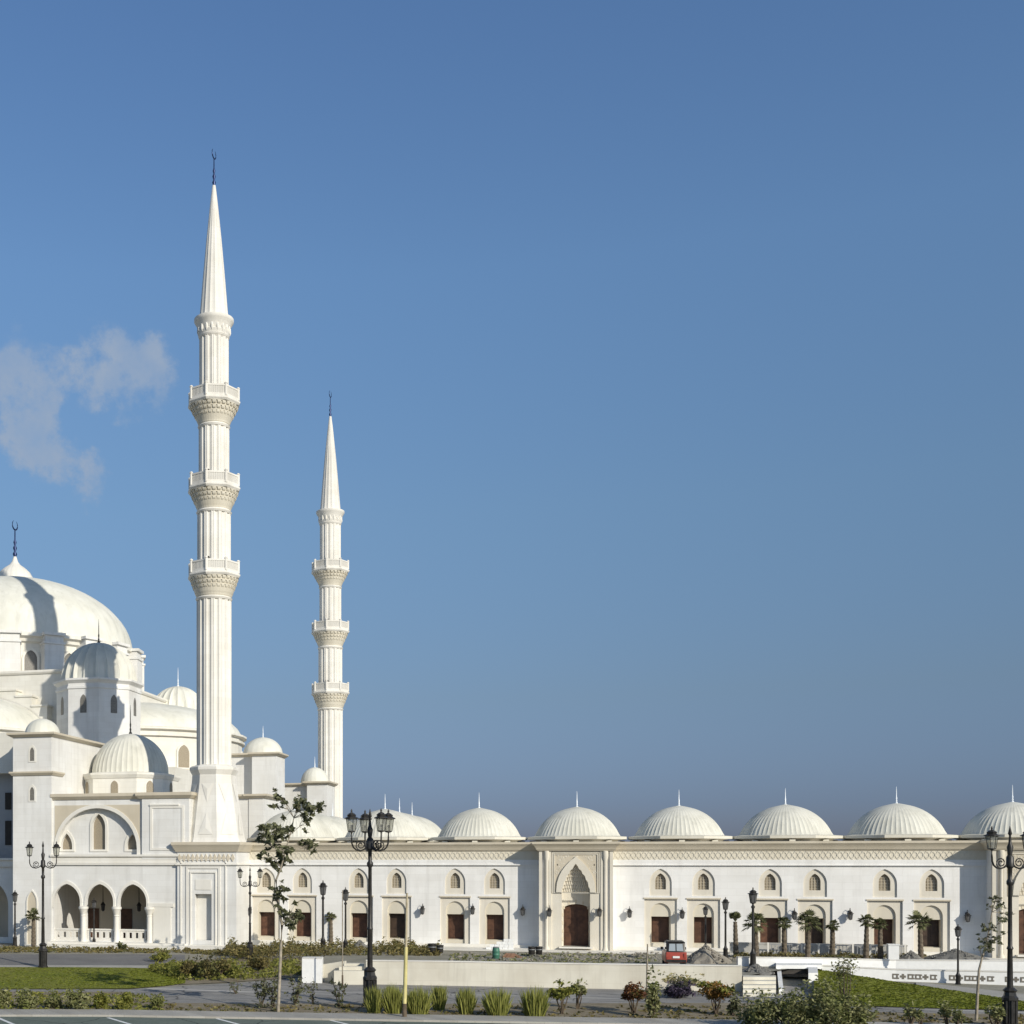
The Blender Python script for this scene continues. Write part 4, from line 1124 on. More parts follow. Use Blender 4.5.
# ================================================================== PLANTS
def leaves(mb, c, rad, n, size, rnd, flat=1.0, shell=.35):
    for i in range(n):
        d = Vector((rnd.gauss(0, 1), rnd.gauss(0, 1), rnd.gauss(0, 1))).normalized()
        q = (shell+(1-shell)*rnd.random()**.6)
        p = Vector(c)+Vector((d.x*rad[0], d.y*rad[1], d.z*rad[2]))*q
        s = size*rnd.uniform(.6, 1.35)
        u = Vector((rnd.gauss(0, 1), rnd.gauss(0, 1), rnd.gauss(0, .6))).normalized()
        v = u.cross(Vector((rnd.gauss(0, 1), rnd.gauss(0, 1), rnd.gauss(0, 1)))).normalized()
        mb.add([p-u*s, p-v*s*.45, p+u*s+Vector((0, 0, -s*.3)), p+v*s*.45], [(0, 1, 2, 3)])
def shrub(label, px, ybase, ytop, wpx, mat='leafmid', n=500, name='shrub', cat='shrub', trunk=0.0, size=.13, zfix=None, clumps=7, seed=None, mat2=None):
    rnd = random.Random(seed if seed is not None else px*13+ybase)
    x, y, z, w = G(px, ybase) if zfix is None else on(px, ybase, zfix)
    Ht = (ybase-ytop)*w/F; Wd = wpx*w/F
    T = thing(name, label, cat, (x, y, z), 'shrubs of the planting beds')
    fo = MB(); st = MB()
    z0 = z+Ht*trunk; hh = Ht*(1-trunk)
    for i in range(clumps):
        a = rnd.uniform(0, 2*PI); q = rnd.random()**.5
        cx_, cy_ = x+math.cos(a)*q*Wd*.33, y+math.sin(a)*q*Wd*.33
        tz = rnd.uniform(.25, .72)*(1-.25*q)
        r = rnd.uniform(.16, .27)
        c = (cx_, cy_, z0+hh*tz)
        leaves(fo, c, (Wd*r, Wd*r, min(hh*r*1.25, hh*.3)), int(n/clumps), size, rnd)
        st.tube([(x+rnd.uniform(-.1, .1), y+rnd.uniform(-.1, .1), z-.03), ((x+cx_)/2+rnd.uniform(-.1, .1), (y+cy_)/2, z+(c[2]-z)*.5), c], [.05, .035, .015], 5)
    # loose sprigs
    for i in range(int(n*.06)):
        a = rnd.uniform(0, 2*PI)
        leaves(fo, (x+math.cos(a)*Wd*.45*rnd.random(), y+math.sin(a)*Wd*.45*rnd.random(), z0+hh*rnd.uniform(.2, 1.0)), (.12, .12, .2), 3, size, rnd)
    st.build('stem', M['stemdark'], T)
    fo.build('foliage', M[mat], T)
    if mat2:
        f2 = MB()
        for i in range(5):
            a = rnd.uniform(0, 2*PI)
            leaves(f2, (x+math.cos(a)*Wd*.3, y+math.sin(a)*Wd*.3, z0+hh*rnd.uniform(.6, .9)), (Wd*.16, Wd*.16, hh*.14), 60, size, rnd)
        f2.build('blossom', M[mat2], T)
    return T
for a in (('green leafy bed shrub at the left edge of the photo, half cut off', 2, 1008, 991, 14),
          ('round dark green bed shrub, second from the left edge, before the lawn', 28, 1009, 993, 20),
          ('dark green bed shrub, nearly below the two headed lamp on the lawn edge', 53, 1008.5, 993, 14),
          ('spiky green bed shrub, biggest of the row before the left lawn', 80, 1010, 990, 24),
          ('yellow green bed shrub just right of the biggest spiky one', 100, 1008, 995, 14, 'leafyel'),
          ('yellowish low bed shrub near the right end of the row before the left lawn', 124, 1010, 996, 16, 'leafyel'),
          ('small dark low shrub, last of the row before the left lawn', 158, 1009, 998, 12)):
    shrub(*a[:3], a[3]-3, a[4]*1.3, *a[5:], n=620)
def wispy(label, px, yb, yt, wpx, n, seed):
    rnd = random.Random(seed); x, y, z, w = G(px, yb); Ht = (yb-yt)*w/F; Wd = wpx*w/F
    T = thing('shrub', label, 'shrub', (x, y, z), 'shrubs of the planting beds')
    st = MB(); fo = MB()
    for k in range(rnd.randint(3, 5)):
        a = rnd.uniform(0, 6.28); top = rnd.uniform(.65, 1.0); pts = []
        dx, dy = math.cos(a)*Wd*.45, math.sin(a)*Wd*.45
        for i in range(7):
            t = i/6; pts.append((x+dx*t+rnd.gauss(0, .05), y+dy*t+rnd.gauss(0, .05), z-.03+Ht*top*t))
        st.tube(pts, [.035*(1-.7*i/6) for i in range(7)], 5)
        for i in range(n//4):
            t = rnd.random()**.6; q = Vector(pts[int(t*6)])
            leaves(fo, q+Vector((rnd.gauss(0, .16), rnd.gauss(0, .16), rnd.gauss(0, .12))), (.12, .12, .12), 3, .12, rnd)
    st.build('stem', M['stemdark'], T); fo.build('foliage', M['leafdark'], T)
    return T
for i, a in enumerate((('thin leggy dark shrub left of the white trunked tree, on the grey road edge', 262, 1008, 973, 15, 100),
          ('thin leggy shrub close against the white trunked tree', 273, 1009, 976, 12, 90),
          ('sparse climbing shrub first right of the white trunked tree', 295, 1005, 973, 16, 70),
          ('sparse upright shrub in the middle of the grey road edge', 313, 1004, 975, 14, 40),
          ('sparse upright shrub left of the tallest street lamp', 339, 1007, 972, 16, 70),
          ('tiny sparse seedling on the grey road left of the leggy shrubs', 236, 994, 978, 14, 24))):
    wispy(*a, seed=40+i)
shrub('green topped shrub on bare stems right of the last grass clump', 562, 1014, 981, 34, 'leafyel', 700, trunk=.45)
shrub('small green topped shrub on one stem behind the bare stemmed shrub', 578, 1009, 981, 18, 'leafmid', 350, trunk=.5)
shrub('reddish brown shrub on bare stems left of the tall slim climber', 634, 1013, 983, 30, 'leafred', 650, trunk=.45)
shrub('tall slim climbing shrub before the retaining wall, left of the purple flowers', 653, 1018, 968, 15, 'leafmid', 600, trunk=.02, clumps=12)
shrub('dark purple flowering bush in front of the red car', 680, 998, 982, 34, 'flower', 900, trunk=.05, clumps=10)
shrub('cream flowering bush spreading behind the purple one, below the red car', 683, 993, 972, 48, 'flowercream', 480, trunk=.3, clumps=9)
shrub('orange and green shrub on short trunks left of the dense bushes', 716, 1015, 982, 42, 'leaforange', 800, trunk=.42, mat2='leafyel')
shrub('dense grey green bush, leftmost of the big bushes before the underpass', 758, 1030, 991, 46, 'leafmid', 1500, size=.11, clumps=18)
shrub('dense dark bush in the middle of the big bushes, before the underpass', 790, 1032, 987, 56, 'leafmid', 2000, size=.11, clumps=22)
shrub('tallest dense bush at the edge of the right hand lawn', 828, 1034, 978, 64, 'leafmid', 2600, size=.11, clumps=30)
shrub('dense low bush spreading onto the road right of the tallest bush', 852, 1034, 994, 46, 'leafmid', 1500, size=.12, clumps=16)
shrub('thin wispy shrub with bare twigs overhanging the lawn beside the tallest bush', 846, 1012, 953, 30, 'leafmid', 300, trunk=.45, size=.11)
shrub('dark blue green slim shrub between the orange shrub and the dense bushes', 733, 1016, 992, 14, 'leafdark', 330, clumps=8)
for a in (('pale small sapling shrub, leftmost before the right hand lawn', 911, 1026, 1000, 14, 'leafmid', 160),
          ('tiny pale sapling shrub beside the leftmost one before the right hand lawn', 921, 1028, 1006, 8, 'leafmid', 100),
          ('sapling shrub in the middle of the road edge before the right hand lawn', 947, 1028, 1001, 18, 'leafmid', 240),
          ('leaning sapling shrub left of the white stemmed young tree', 958, 1030, 1008, 14, 'leafmid', 160),
          ('sapling shrub between the young tree and the right hand street lamp', 995, 1028, 1003, 20, 'leafmid', 300)):
    shrub(*a, trunk=.3, size=.12)
# shrubs on the left bank
for a in (('olive shrub on the bank, left of the brown group beside the back road', 161, 962, 948, 26, 'leafyel', 420),
          ('brownish shrub at the end of the left lawn, leftmost of the brown group', 190, 978, 956, 26, 'leafdry', 600),
          ('brownish shrub in the middle of the brown group by the left lawn', 208, 980, 955, 28, 'leafdry', 650),
          ('brownish shrub, rightmost of the brown group by the left lawn', 221, 976, 957, 22, 'leafdry', 520),
          ('low green shrub on the bank between brown group and leafy tree', 236, 978, 964, 22, 'leafyel', 380),
          ('dry yellow shrub on the bank behind the leafy tree', 262, 972, 952, 30, 'leafdry', 650)):
    shrub(*a, trunk=.05)

def ground_cover(label, cols, n, h, mat, name='ground_cover', size=.14, zfix=None, seed=5):
    rnd = random.Random(seed); mb = MB()
    for i in range(n):
        t = rnd.random()*(len(cols)-1); k = int(t); t -= k
        a, b = cols[k], cols[k+1]
        px = a[0]+(b[0]-a[0])*t; yf = a[1]+(b[1]-a[1])*t; yn = a[2]+(b[2]-a[2])*t
        py = yf+(yn-yf)*rnd.random()
        x, y, z, w = G(px, py) if zfix is None else on(px, py, zfix(px, py) if callable(zfix) else zfix)
        hh = h*(.5+.8*abs(math.sin(px*.21)*math.sin(px*.057+1)))*rnd.uniform(.5, 1)
        leaves(mb, (x, y, z+hh*.5), (.22, .22, hh*.55), 4, size, rnd)
    o = mb.build(name, M[mat]); tag(o, label, 'ground cover', None, 'stuff'); return o
ground_cover('low dusty ground cover along the foot of the mosque, behind the back road', [(-60, 947.5, 953), (60, 947.5, 953), (185, 948, 953.5), (255, 949, 958)], 1500, .35, 'leafdry', seed=1)
ground_cover('olive brown hedge planting along the arcade foot, left of the portal', [(225, 950, 958), (300, 947, 958), (390, 948, 958), (440, 950, 958)], 2600, 1.2, 'leafdry', name='hedge', zfix=-.5, seed=2)
ground_cover('yellow green undergrowth on the bank right of the left lawn', [(150, 967, 972), (185, 964, 982), (240, 962, 981), (300, 962, 976)], 1500, .55, 'leafyel', seed=3)
ground_cover('dry scrub along the terrace edge under the palms', [(735, 954, 958), (830, 955, 958.5), (925, 955, 959)], 500, .4, 'leafdry', zfix=-.25, seed=4)
ground_cover('weedy leaf litter of the front planting bed', [(165, 1005, 1013), (370, 1006, 1016), (640, 1006, 1021), (760, 1006, 1023), (900, 1015, 1026), (1040, 1017, 1030)], 700, .2, 'leafdry', seed=6)
ground_cover('green weeds between the bed shrubs of the left planting bed', [(-40, 993, 1011), (60, 993, 1011), (165, 996, 1012)], 600, .3, 'leafyel', seed=8)

# lawn blades
def blades(name, label, cols, n, h, zfun=None, seed=1):
    rnd = random.Random(seed); mb = MB()
    for i in range(n):
        t = rnd.random()*(len(cols)-1); k = int(t); t -= k
        a, b = cols[k], cols[k+1]
        px = a[0]+(b[0]-a[0])*t; yf = a[1]+(b[1]-a[1])*t; yn = a[2]+(b[2]-a[2])*t
        py = yf+(yn-yf)*rnd.random()
        x, y, z, w = G(px, py) if zfun is None else on(px, py, zfun(px, py))
        z += .05; d = rnd.uniform(0, PI); q = rnd.uniform(.08, .2); hh = h*rnd.uniform(.5, 1.2)
        mb.add([(x-q*math.cos(d), y-q*math.sin(d), z), (x+q*math.cos(d), y+q*math.sin(d), z), (x+rnd.uniform(-.08, .08), y+rnd.uniform(-.08, .08), z+hh)], [(0, 1, 2)])
    o = mb.build(name, M['lawngrass']); return tag(o, label, 'grass', None, 'stuff')
blades('grass', 'mown green grass of the left lawn', [(-60, 968, 989), (60, 968.2, 989.2), (130, 968.8, 989), (165, 970, 986.5), (184, 972, 984)], 9000, .05, seed=1)
blades('grass', 'mown green grass of the right hand sloping lawn', LAWNR[:-1], 8000, .05, lawn_r, seed=2)

# ornamental grass clumps
def clump(label, px, yb, yt, wpx, seed):
    rnd = random.Random(seed); x, y, z, w = G(px, yb)
    Ht = (yb-yt)*w/F; Wd = wpx*w/F
    mb = MB()
    for i in range(620):
        a = rnd.uniform(0, 2*PI); q = rnd.random()**.5*Wd*.36
        bx, by = x+q*math.cos(a), y+q*math.sin(a)
        h = Ht*rnd.uniform(.45, 1.08)*(1-.25*(q/(Wd*.4))**2); lean = rnd.uniform(0, .14)*Wd if rnd.random() < .7 else rnd.uniform(.1, .42)*Wd
        tx, ty = bx+lean*math.cos(a)+rnd.gauss(0, .05), by+lean*math.sin(a)+rnd.gauss(0, .05)
        t = rnd.uniform(0, PI); bw = .022
        mb.add([(bx-bw*math.cos(t), by-bw*math.sin(t), z), (bx+bw*math.cos(t), by+bw*math.sin(t), z),
                ((bx+tx)/2+bw*1.2*math.cos(t), (by+ty)/2+bw*math.sin(t), z+h*.6), (tx, ty, z+h), ((bx+tx)/2-bw*1.2*math.cos(t), (by+ty)/2-bw*math.sin(t), z+h*.6)], [(0, 1, 2, 3, 4)])
    o = mb.build('grass_clump', M['grassclump']); o2 = tag(o, label, 'grass clump', 'tall ornamental grass clumps')
    return o2
for a in (('tall green grass clump right against the tallest street lamp base', 374, 1013, 985, 17, 1),
          ('tall green grass clump between the tallest street lamp and the yellow pole', 393, 1013, 983, 22, 2),
          ('tall pale grass clump just right of the yellow pole', 418, 1014, 985, 26, 3),
          ('narrow green grass clump, second right from the yellow pole', 439, 1010, 984, 15, 4),
          ('narrow green grass clump standing alone before the middle of the retaining wall', 466, 1014, 986, 19, 5),
          ('broad bright grass clump, second from the right end of the clumps', 497.5, 1016, 986, 26, 6),
          ('broad bright grass clump at the right end of the clumps, beside the green topped shrub', 535, 1016, 985, 28, 7)):
    clump(*a)

# palms
def palm(label, px, yb, yt, wpx, z, seed, droop=1.0, bound=False):
    rnd = random.Random(seed); x, y, z, w = on(px, yb, z)
    Ht = (yb-yt)*w/F; R = wpx*w/F*.43
    T = thing('palm_tree', label, 'palm', (x, y, z), 'young palms in front of the arcade')
    cz = z+Ht*.72
    lx, ly = rnd.uniform(-.12, .12), rnd.uniform(-.1, .1)
    tr = MB().lathe(0, 0, [((.19 if i % 2 else .225)*(1.15-.4*i/16), i/16*(cz-z)) for i in range(17)], 10)
    tr.v = [(x+p[0]+lx*p[2]/(cz-z), y+p[1]+ly*p[2]/(cz-z), z-.03+p[2]) for p in tr.v]
    tr.build('trunk', M['palmbark'], T)
    x += lx; y += ly
    fr = MB(); nf = 26
    for i in range(nf):
        az = 2*PI*i/nf+rnd.uniform(-.2, .2)
        el = R_(rnd.uniform(-35, 75)) if not bound else R_(rnd.uniform(40, 88))
        L = R*rnd.uniform(.42, .62)*(1 if not bound else .9)
        ca, sa = math.cos(az), math.sin(az)
        d = Vector((ca*math.cos(el), sa*math.cos(el), math.sin(el)))
        b0 = Vector((x, y, cz)); h0 = b0+d*L+Vector((0, 0, -.06*droop))
        fr.tube([b0, b0+d*L*.6, h0], [.03, .022, .015], 4)
        side = Vector((-sa, ca, 0)); up = side.cross(d).normalized()
        fl = R*rnd.uniform(.48, .68)*(.8 if bound else 1)
        for k in range(13):
            t = R_(-80+160*k/12); q = (d*math.cos(t)+side*math.sin(t)+up*rnd.uniform(-.1, .1)).normalized()
            ll = fl*(.72+.28*math.cos(t))
            tip = h0+q*ll+Vector((0, 0, -.28*ll*droop*rnd.uniform(.5, 1.4)))
            wv = q.cross(up).normalized()*.055
            m1 = h0+q*ll*.55
            fr.add([h0, m1+wv, tip, m1-wv], [(0, 1, 2, 3)])
    fr.build('crown', M['palmleaf'], T)
    return T
for a in (('young palm with full crown in front of the tall post lamp, above the stair', 756.6, 962, 908, 30, -.25, 1),
          ('young palm with full drooping crown, fullest of the row, right of the underpass', 807.5, 961, 907, 32, -.25, 2),
          ('slim young palm with small bound crown, right of the brown grey gravel heap', 736, 956, 908, 27, -.3, 3, .3, True),
          ('slim young palm between the two full crowned palms', 784.5, 957, 909, 18, -.3, 4),
          ('slim leaning young palm right of the fullest palm, with a sparse crown', 832.5, 958, 912, 16, -.3, 5),
          ('young palm with upright fronds, left one of the pair before the last door bays', 866, 959, 906, 20, -.28, 6, .7),
          ('young palm with small crown, right one of the pair before the last door bays', 880.5, 959, 911, 18, -.28, 7),
          ('rightmost young palm with a wide drooping crown, before the last door bay', 921, 959.5, 907, 30, -.26, 8),
          ('short palm in front of the stair tower at the far left', 33.5, 948, 903, 20, -.75, 9),
          ('thin palm with tiny crown beside the wall lantern right of the tallest street lamp', 420, 947, 904, 16, -.55, 10, .6, True),
          ('thin palm with a side swept crown between the first two post lamps', 331, 947, 904, 14, -.55, 11, 1.3)):
    palm(*a)
sb = shrub('small potted looking fan palm bush at the foot of the gallery', 121, 950, 941, 13, 'palmleaf', 160, size=.2)

# trees with thin trunks
def thin_tree(label, pts, clusters, w, size, seed, trunkr, pernode=80, mat='leafdark', extra=()):
    rnd = random.Random(seed)
    P = lambda px, py, dw=0: (*at_w(px, w+dw), zat(py, w+dw))
    b = P(*pts[0]); T = thing('tree', label, 'tree', b)
    tr = MB(); n = len(pts)
    tr.tube([P(*q) for q in pts], [trunkr*(1-.75*i/(n-1)) for i in range(n)], 8)
    fo = MB()
    node = [P(*q) for q in pts]
    for (px, py, r) in clusters:
        dw = rnd.uniform(-1.2, 1.2); c = Vector(P(px, py, dw)); rr = r*w/F
        near = min(node[2:], key=lambda q: (Vector(q)-c).length+max(0, q[2]-c.z)*2)
        mid = (Vector(near)+c)/2+Vector((rnd.uniform(-.1, .1), rnd.uniform(-.1, .1), rnd.uniform(-.1, .25)))
        tr.tube([near, mid, c], [trunkr*.24, trunkr*.17, trunkr*.08], 5)
        for k in range(7):
            o = Vector((rnd.gauss(0, .62), rnd.gauss(0, .62), rnd.gauss(0, .5)))*rr
            if k: tr.tube([mid, (mid+c+o)/2, c+o], [trunkr*.13, trunkr*.09, trunkr*.05], 4)
            leaves(fo, c+o, (rr*.40, rr*.40, rr*.32), int(pernode*(r/9)**1.5/6), size, rnd, shell=.1)
    tr.build('trunk', M['bark'], T, smooth=60)
    fo.build('crown', M[mat], T)
    return T
thin_tree('slender leafy tree with a pale thin trunk, in front of the arcade near the minaret', [(278, 1013), (279.5, 980), (281, 945), (282, 925), (278.5, 908), (277, 893), (276, 880), (281, 868), (285, 852), (290, 835), (294, 818)],
          [(282, 797, 8), (288, 808, 9), (279, 806, 5), (301, 801, 5), (304, 810, 8), (314, 810, 8), (318, 808, 5), (308, 822, 7), (266, 828, 9), (275, 832, 11), (284, 834, 10), (262, 838, 8), (272, 842, 9), (306, 843, 8), (312, 845, 5), (271, 856, 8), (281, 854, 8), (288, 850, 5), (276, 863, 8), (284, 860, 7), (276, 890, 6), (285, 891, 6), (275, 898, 5), (292, 911, 8), (286, 920, 7), (299, 913, 6), (290, 926, 6), (282, 910, 5)],
          76, .19, 11, .105, 78)
thin_tree('young white stemmed tree with sparse leaves, left of the right hand street lamp', [(975.5, 1034), (977, 1005), (978, 985), (979, 970), (982, 958), (986, 945), (989, 930), (992, 912), (997, 895)],
          [(985, 928, 6), (988, 940, 7), (984, 946, 5), (993, 942, 5), (997, 899, 6), (991, 907, 4), (1000, 904, 4), (982, 938, 4), (1003, 920, 5), (1001, 935, 5), (995, 928, 4), (1008, 915, 4), (990, 950, 4), (980, 949, 3)],
          72, .11, 12, .09, 95)
# stake poles
def pole(label, px, yb, yt, r, mat, name='stake_pole', lean=0, cat='pole', low=None):
    x, y, z, w = G(px, yb); Ht = (yb-yt)*w/F
    T = thing(name, label, cat, (x, y, z), None)
    MB().tube([(x, y, z-.05), (x+lean*w/F*.6, y, z+Ht*.6), (x+lean*w/F, y, z+Ht)], [r, r*.9, r*.7], 8).build('shaft', M[mat], T, smooth=60)
    if low: MB().tube([(x, y, z+.9), (x+lean*w/F*.28, y, z+Ht*.28), (x+lean*w/F*.57, y, z+Ht*.57)], [r*1.45, r*1.4, r*1.3], 8).build('sleeve', M[low], T, smooth=60)
    MB().lathe(x, y, [(r*1.6, z-.05), (r*1.6, z+.1), (r*1.5, z+.9), (r*1.05, z+.95)], 8).build('foot', M['stemdark'], T, smooth=40)
pole('slender yellow pole rising out of the grass clumps', 404.5, 1019, 893, .085, 'tan', lean=2.5, low='yellow')
pole('very thin pale stake standing left of the tallest street lamp', 342.5, 988, 890, .045, 'bark', lean=0)
pole('very thin pale stake left of the red car, before the retaining wall', 646.5, 1002, 944, .06, 'bark', lean=1)

def railing():
    xa, xb, y = XY(768, 116.6), XY(905, 116.6), 116.6
    T = thing('railing', 'low pale metal railing along the arcade foot behind the palms', 'railing', (xa, y, TZ))
    MB().box(xa, xb, y-.03, y+.03, .62, .70).box(xa, xb, y-.02, y+.02, -.15, -.10).build('rail', M['grey'], T)
    mb = MB(); n = int((xb-xa)/.28)
    for i in range(n+1):
        xx = xa+(xb-xa)*i/n
        mb.box(xx-.025, xx+.025, y-.02, y+.02, -.099, .619)
    mb.build('bars', M['grey'], T)
    for i in range(9):
        xx = xa+(xb-xa)*i/8; MB().box(xx-.07, xx+.07, y-.07, y+.07, TZ, .8).build('post', M['pale'], T)
railing()
def parapet_wall():
    xa, xb, y = XY(730, 117.4), XY(907, 117.4), 117.4
    T = thing('parapet_wall', 'low grey stone parapet wall along the arcade foot, behind the palms and railing', 'wall', (xa, y, TZ))
    MB().box(xa, xb, y, y+.35, TZ-.1, .62).build('wall_body', M['greystone'], T)
    MB().box(xa-.05, xb+.05, y-.06, y+.41, .62, .72).build('coping', M['greystone'], T)
parapet_wall()
x_, y_ = XY(486, 117.0), 117.0
T = thing('white_block_stack', 'stepped stack of white building blocks leaning before the last door left of the portal', 'block stack', (x_, y_, TZ))
for r, (a, b) in enumerate(((0, 2.5), (.35, 2.5), (.95, 2.5), (1.6, 2.45))):
    mb = MB(); n = int((b-a)/.42)
    for i in range(n):
        q = .012*math.sin(i*7+r*3)
        mb.box(x_+a+(b-a)*i/n+.012, x_+a+(b-a)*(i+1)/n-.012, y_+q, y_+.45+q, TZ+.02+.25*r, TZ+.25*r+.262)
    mb.build('block_course', M['white'], T)

# ================================================================== GRAVEL HEAPS, BINS, CAR
def heap(label, px, yb, hpx, wpx, z, mat, seed, name='gravel_heap'):
    rnd = random.Random(seed); x, y, z, w = on(px, yb, z)
    Ht = hpx*w/F; R = wpx*w/F*.5; mb = MB(); n = 30; m = 9
    ph = [rnd.uniform(0, 6.28) for _ in range(6)]
    prof = [(R*(1-i/m), Ht*(i/m)**.92*(1 if i < m-1 else .97)) for i in range(m+1)]
    mb.lathe(x, y, [(max(r, .02), z-.03+q) for r, q in prof], n, 0, lambda j, r, zz: 1+.13*math.sin(3*2*PI*j/n+ph[0])+.08*math.sin(7*2*PI*j/n+ph[1]+zz*3)+.05*math.sin(11*2*PI*j/n+ph[2]-zz*5))
    for i in range(160):
        a = rnd.uniform(0, 2*PI); q = rnd.random(); rr = R*(1-q)*1.0; s = rnd.uniform(.04, .12)
        c = (x+rr*math.cos(a), y+rr*math.sin(a), z+Ht*q**.95-.02)
        mb.lathe(c[0], c[1], [(.02, c[2]-s), (s, c[2]), (s*.7, c[2]+s*.6), (.02, c[2]+s*.8)], 5, rnd.uniform(0, 3))
    o = mb.build(name, M[mat]); return tag(o, label, 'gravel heap', 'gravel and rubble heaps')
heap('brown grey gravel heap right of the red car', 706, 962, 17, 46, -.3, 'gravel', 1)
heap('brown rubble heap against the retaining wall, behind the grass clumps', 426, 984, 10, 40, -1.3, 'gravel', 2)
heap('small grey heap behind the hedge, left of the tallest street lamp', 360, 951, 11, 24, -.5, 'darkgravel_shade', 3)
heap('large dark grey heap standing in for the right hand portal shadow', 955, 961, 12, 66, -.3, 'darkgravel_shade', 4)  # dark heap stands in for the portal's shadow, shade put into shape and colour
heap('small dark heap behind the palms, left of the large dark grey heap', 911, 960, 9, 24, -.3, 'darkgravel_shade', 5)
heap('low rocky rubble mound at the head of the stair, under the palm', 756, 973, 9, 34, -.42, 'darkgravel_shade', 6, 'rubble_mound')

def rubble():
    rnd = random.Random(21); mb = MB()
    for i in range(420):
        px = rnd.choice((rnd.uniform(445, 660), rnd.uniform(560, 660), rnd.uniform(690, 780))); py = rnd.uniform(953, 961.5)
        x, y, z, w = on(px, py, TZ); q = rnd.uniform(.05, .16)
        mb.lathe(x, y, [(q*.6, z-.02), (q, z+q*.3), (q*.7, z+q*.8), (.02, z+q)], 5, rnd.uniform(0, 3), lambda j, r, zz: 1+.25*math.sin(j*2.3+px))
    return tag(mb.build('rubble', M['gravel']), 'loose stones scattered over the terrace before the portal', 'rubble', None, 'stuff')
rubble()
ground_cover('thin grey green weeds growing through the terrace before the portal', [(450, 954, 962), (560, 954, 964), (655, 955, 965)], 260, .22, 'leafmid', zfix=TZ, seed=9, name='weeds')
bp = None
def bin_(label, px, yb, hpx, zz):
    global bp
    x, y, z, w = on(px, yb, zz); h = hpx*w/F
    if bp is None:
        T = thing('litter_bin', label, 'litter bin', (0, 0, 0), 'small dark litter bins')
        MB().lathe(0, 0, [(.26, .2), (.3, .25), (.34, .85), (.37, .87), (.37, .95), (.3, .97), (.26, .85)], 14).build('bucket', M['iron'], T, at=(0, 0, 0), smooth=40)
        MB().lathe(0, 0, [(.2, 0), (.2, .04), (.05, .06), (.05, .26)], 10).build('stand', M['grey'], T, at=(0, 0, 0), smooth=40)
        MB().lathe(0, 0, [(.35, .66), (.365, .66), (.365, .71), (.35, .71)], 14).build('band', M['grey'], T, at=(0, 0, 0))
        bp = T; T.location = (x, y, z); T.scale = (h/.97,)*3; return
    dup(bp, (x, y, z), .4, label, h/.97)
bin_('small dark litter bin, left one of the pair right of the thin palm', 432, 955, 11.5, TZ)
bin_('small dark litter bin, right one of the pair right of the thin palm', 440, 955, 10, TZ)
bin_('small dark litter bin, left one of the pair below the middle portal', 531.7, 956.5, 10, TZ)
bin_('small dark litter bin, right one of the pair below the middle portal', 539, 956.5, 10, TZ)
x, y, z, w = on(496, 958.5, TZ)
T = thing('barrel', 'green plastic barrel on the terrace left of the portal', 'barrel', (x, y, z))
MB().lathe(x, y, [(.26, z), (.29, z+.05), (.31, z+.28), (.33, z+.3), (.31, z+.33), (.31, z+.58), (.33, z+.61), (.31, z+.64), (.28, z+.9), (.25, z+.92)], 18).build('drum', M['green'], T, smooth=40)
MB().lathe(x, y, [(.27, z+.92), (.28, z+.96), (.24, z+.99), (.02, z+1.0)], 18).build('lid', M['grey'], T, smooth=40)
# loose paving stones stacked on the terrace
T = thing('brick_stack', 'small reddish brick stack on the terrace near the green barrel', 'brick stack', on(511, 957.5, TZ)[:3])
x, y, z, w = on(511, 957.5, TZ); mb = MB()
for r in range(4):
    for c in range(6-r):
        mb.box(x-.7+.27*c+.08*r, x-.46+.27*c+.08*r, y-.2, y+.25, z+.09*r, z+.09*r+.085)
mb.build('bricks', M['brick'], T)
x, y, z, w = on(893, 960, -.28)
T = thing('white_cabinet', 'small white utility cabinet standing behind the planter wall, right of the palm pair', 'cabinet', (x, y, z))
MB().box(x-.4, x+.4, y-.3, y+.3, z+.08, z+1.25).build('cabinet_body', M['white'], T)
MB().box(x-.45, x+.45, y-.35, y+.35, z+1.25, z+1.33).build('cabinet_roof', M['white'], T)
MB().box(x-.43, x+.43, y-.33, y+.33, z-.03, z+.08).build('cabinet_plinth', M['greywall'], T)

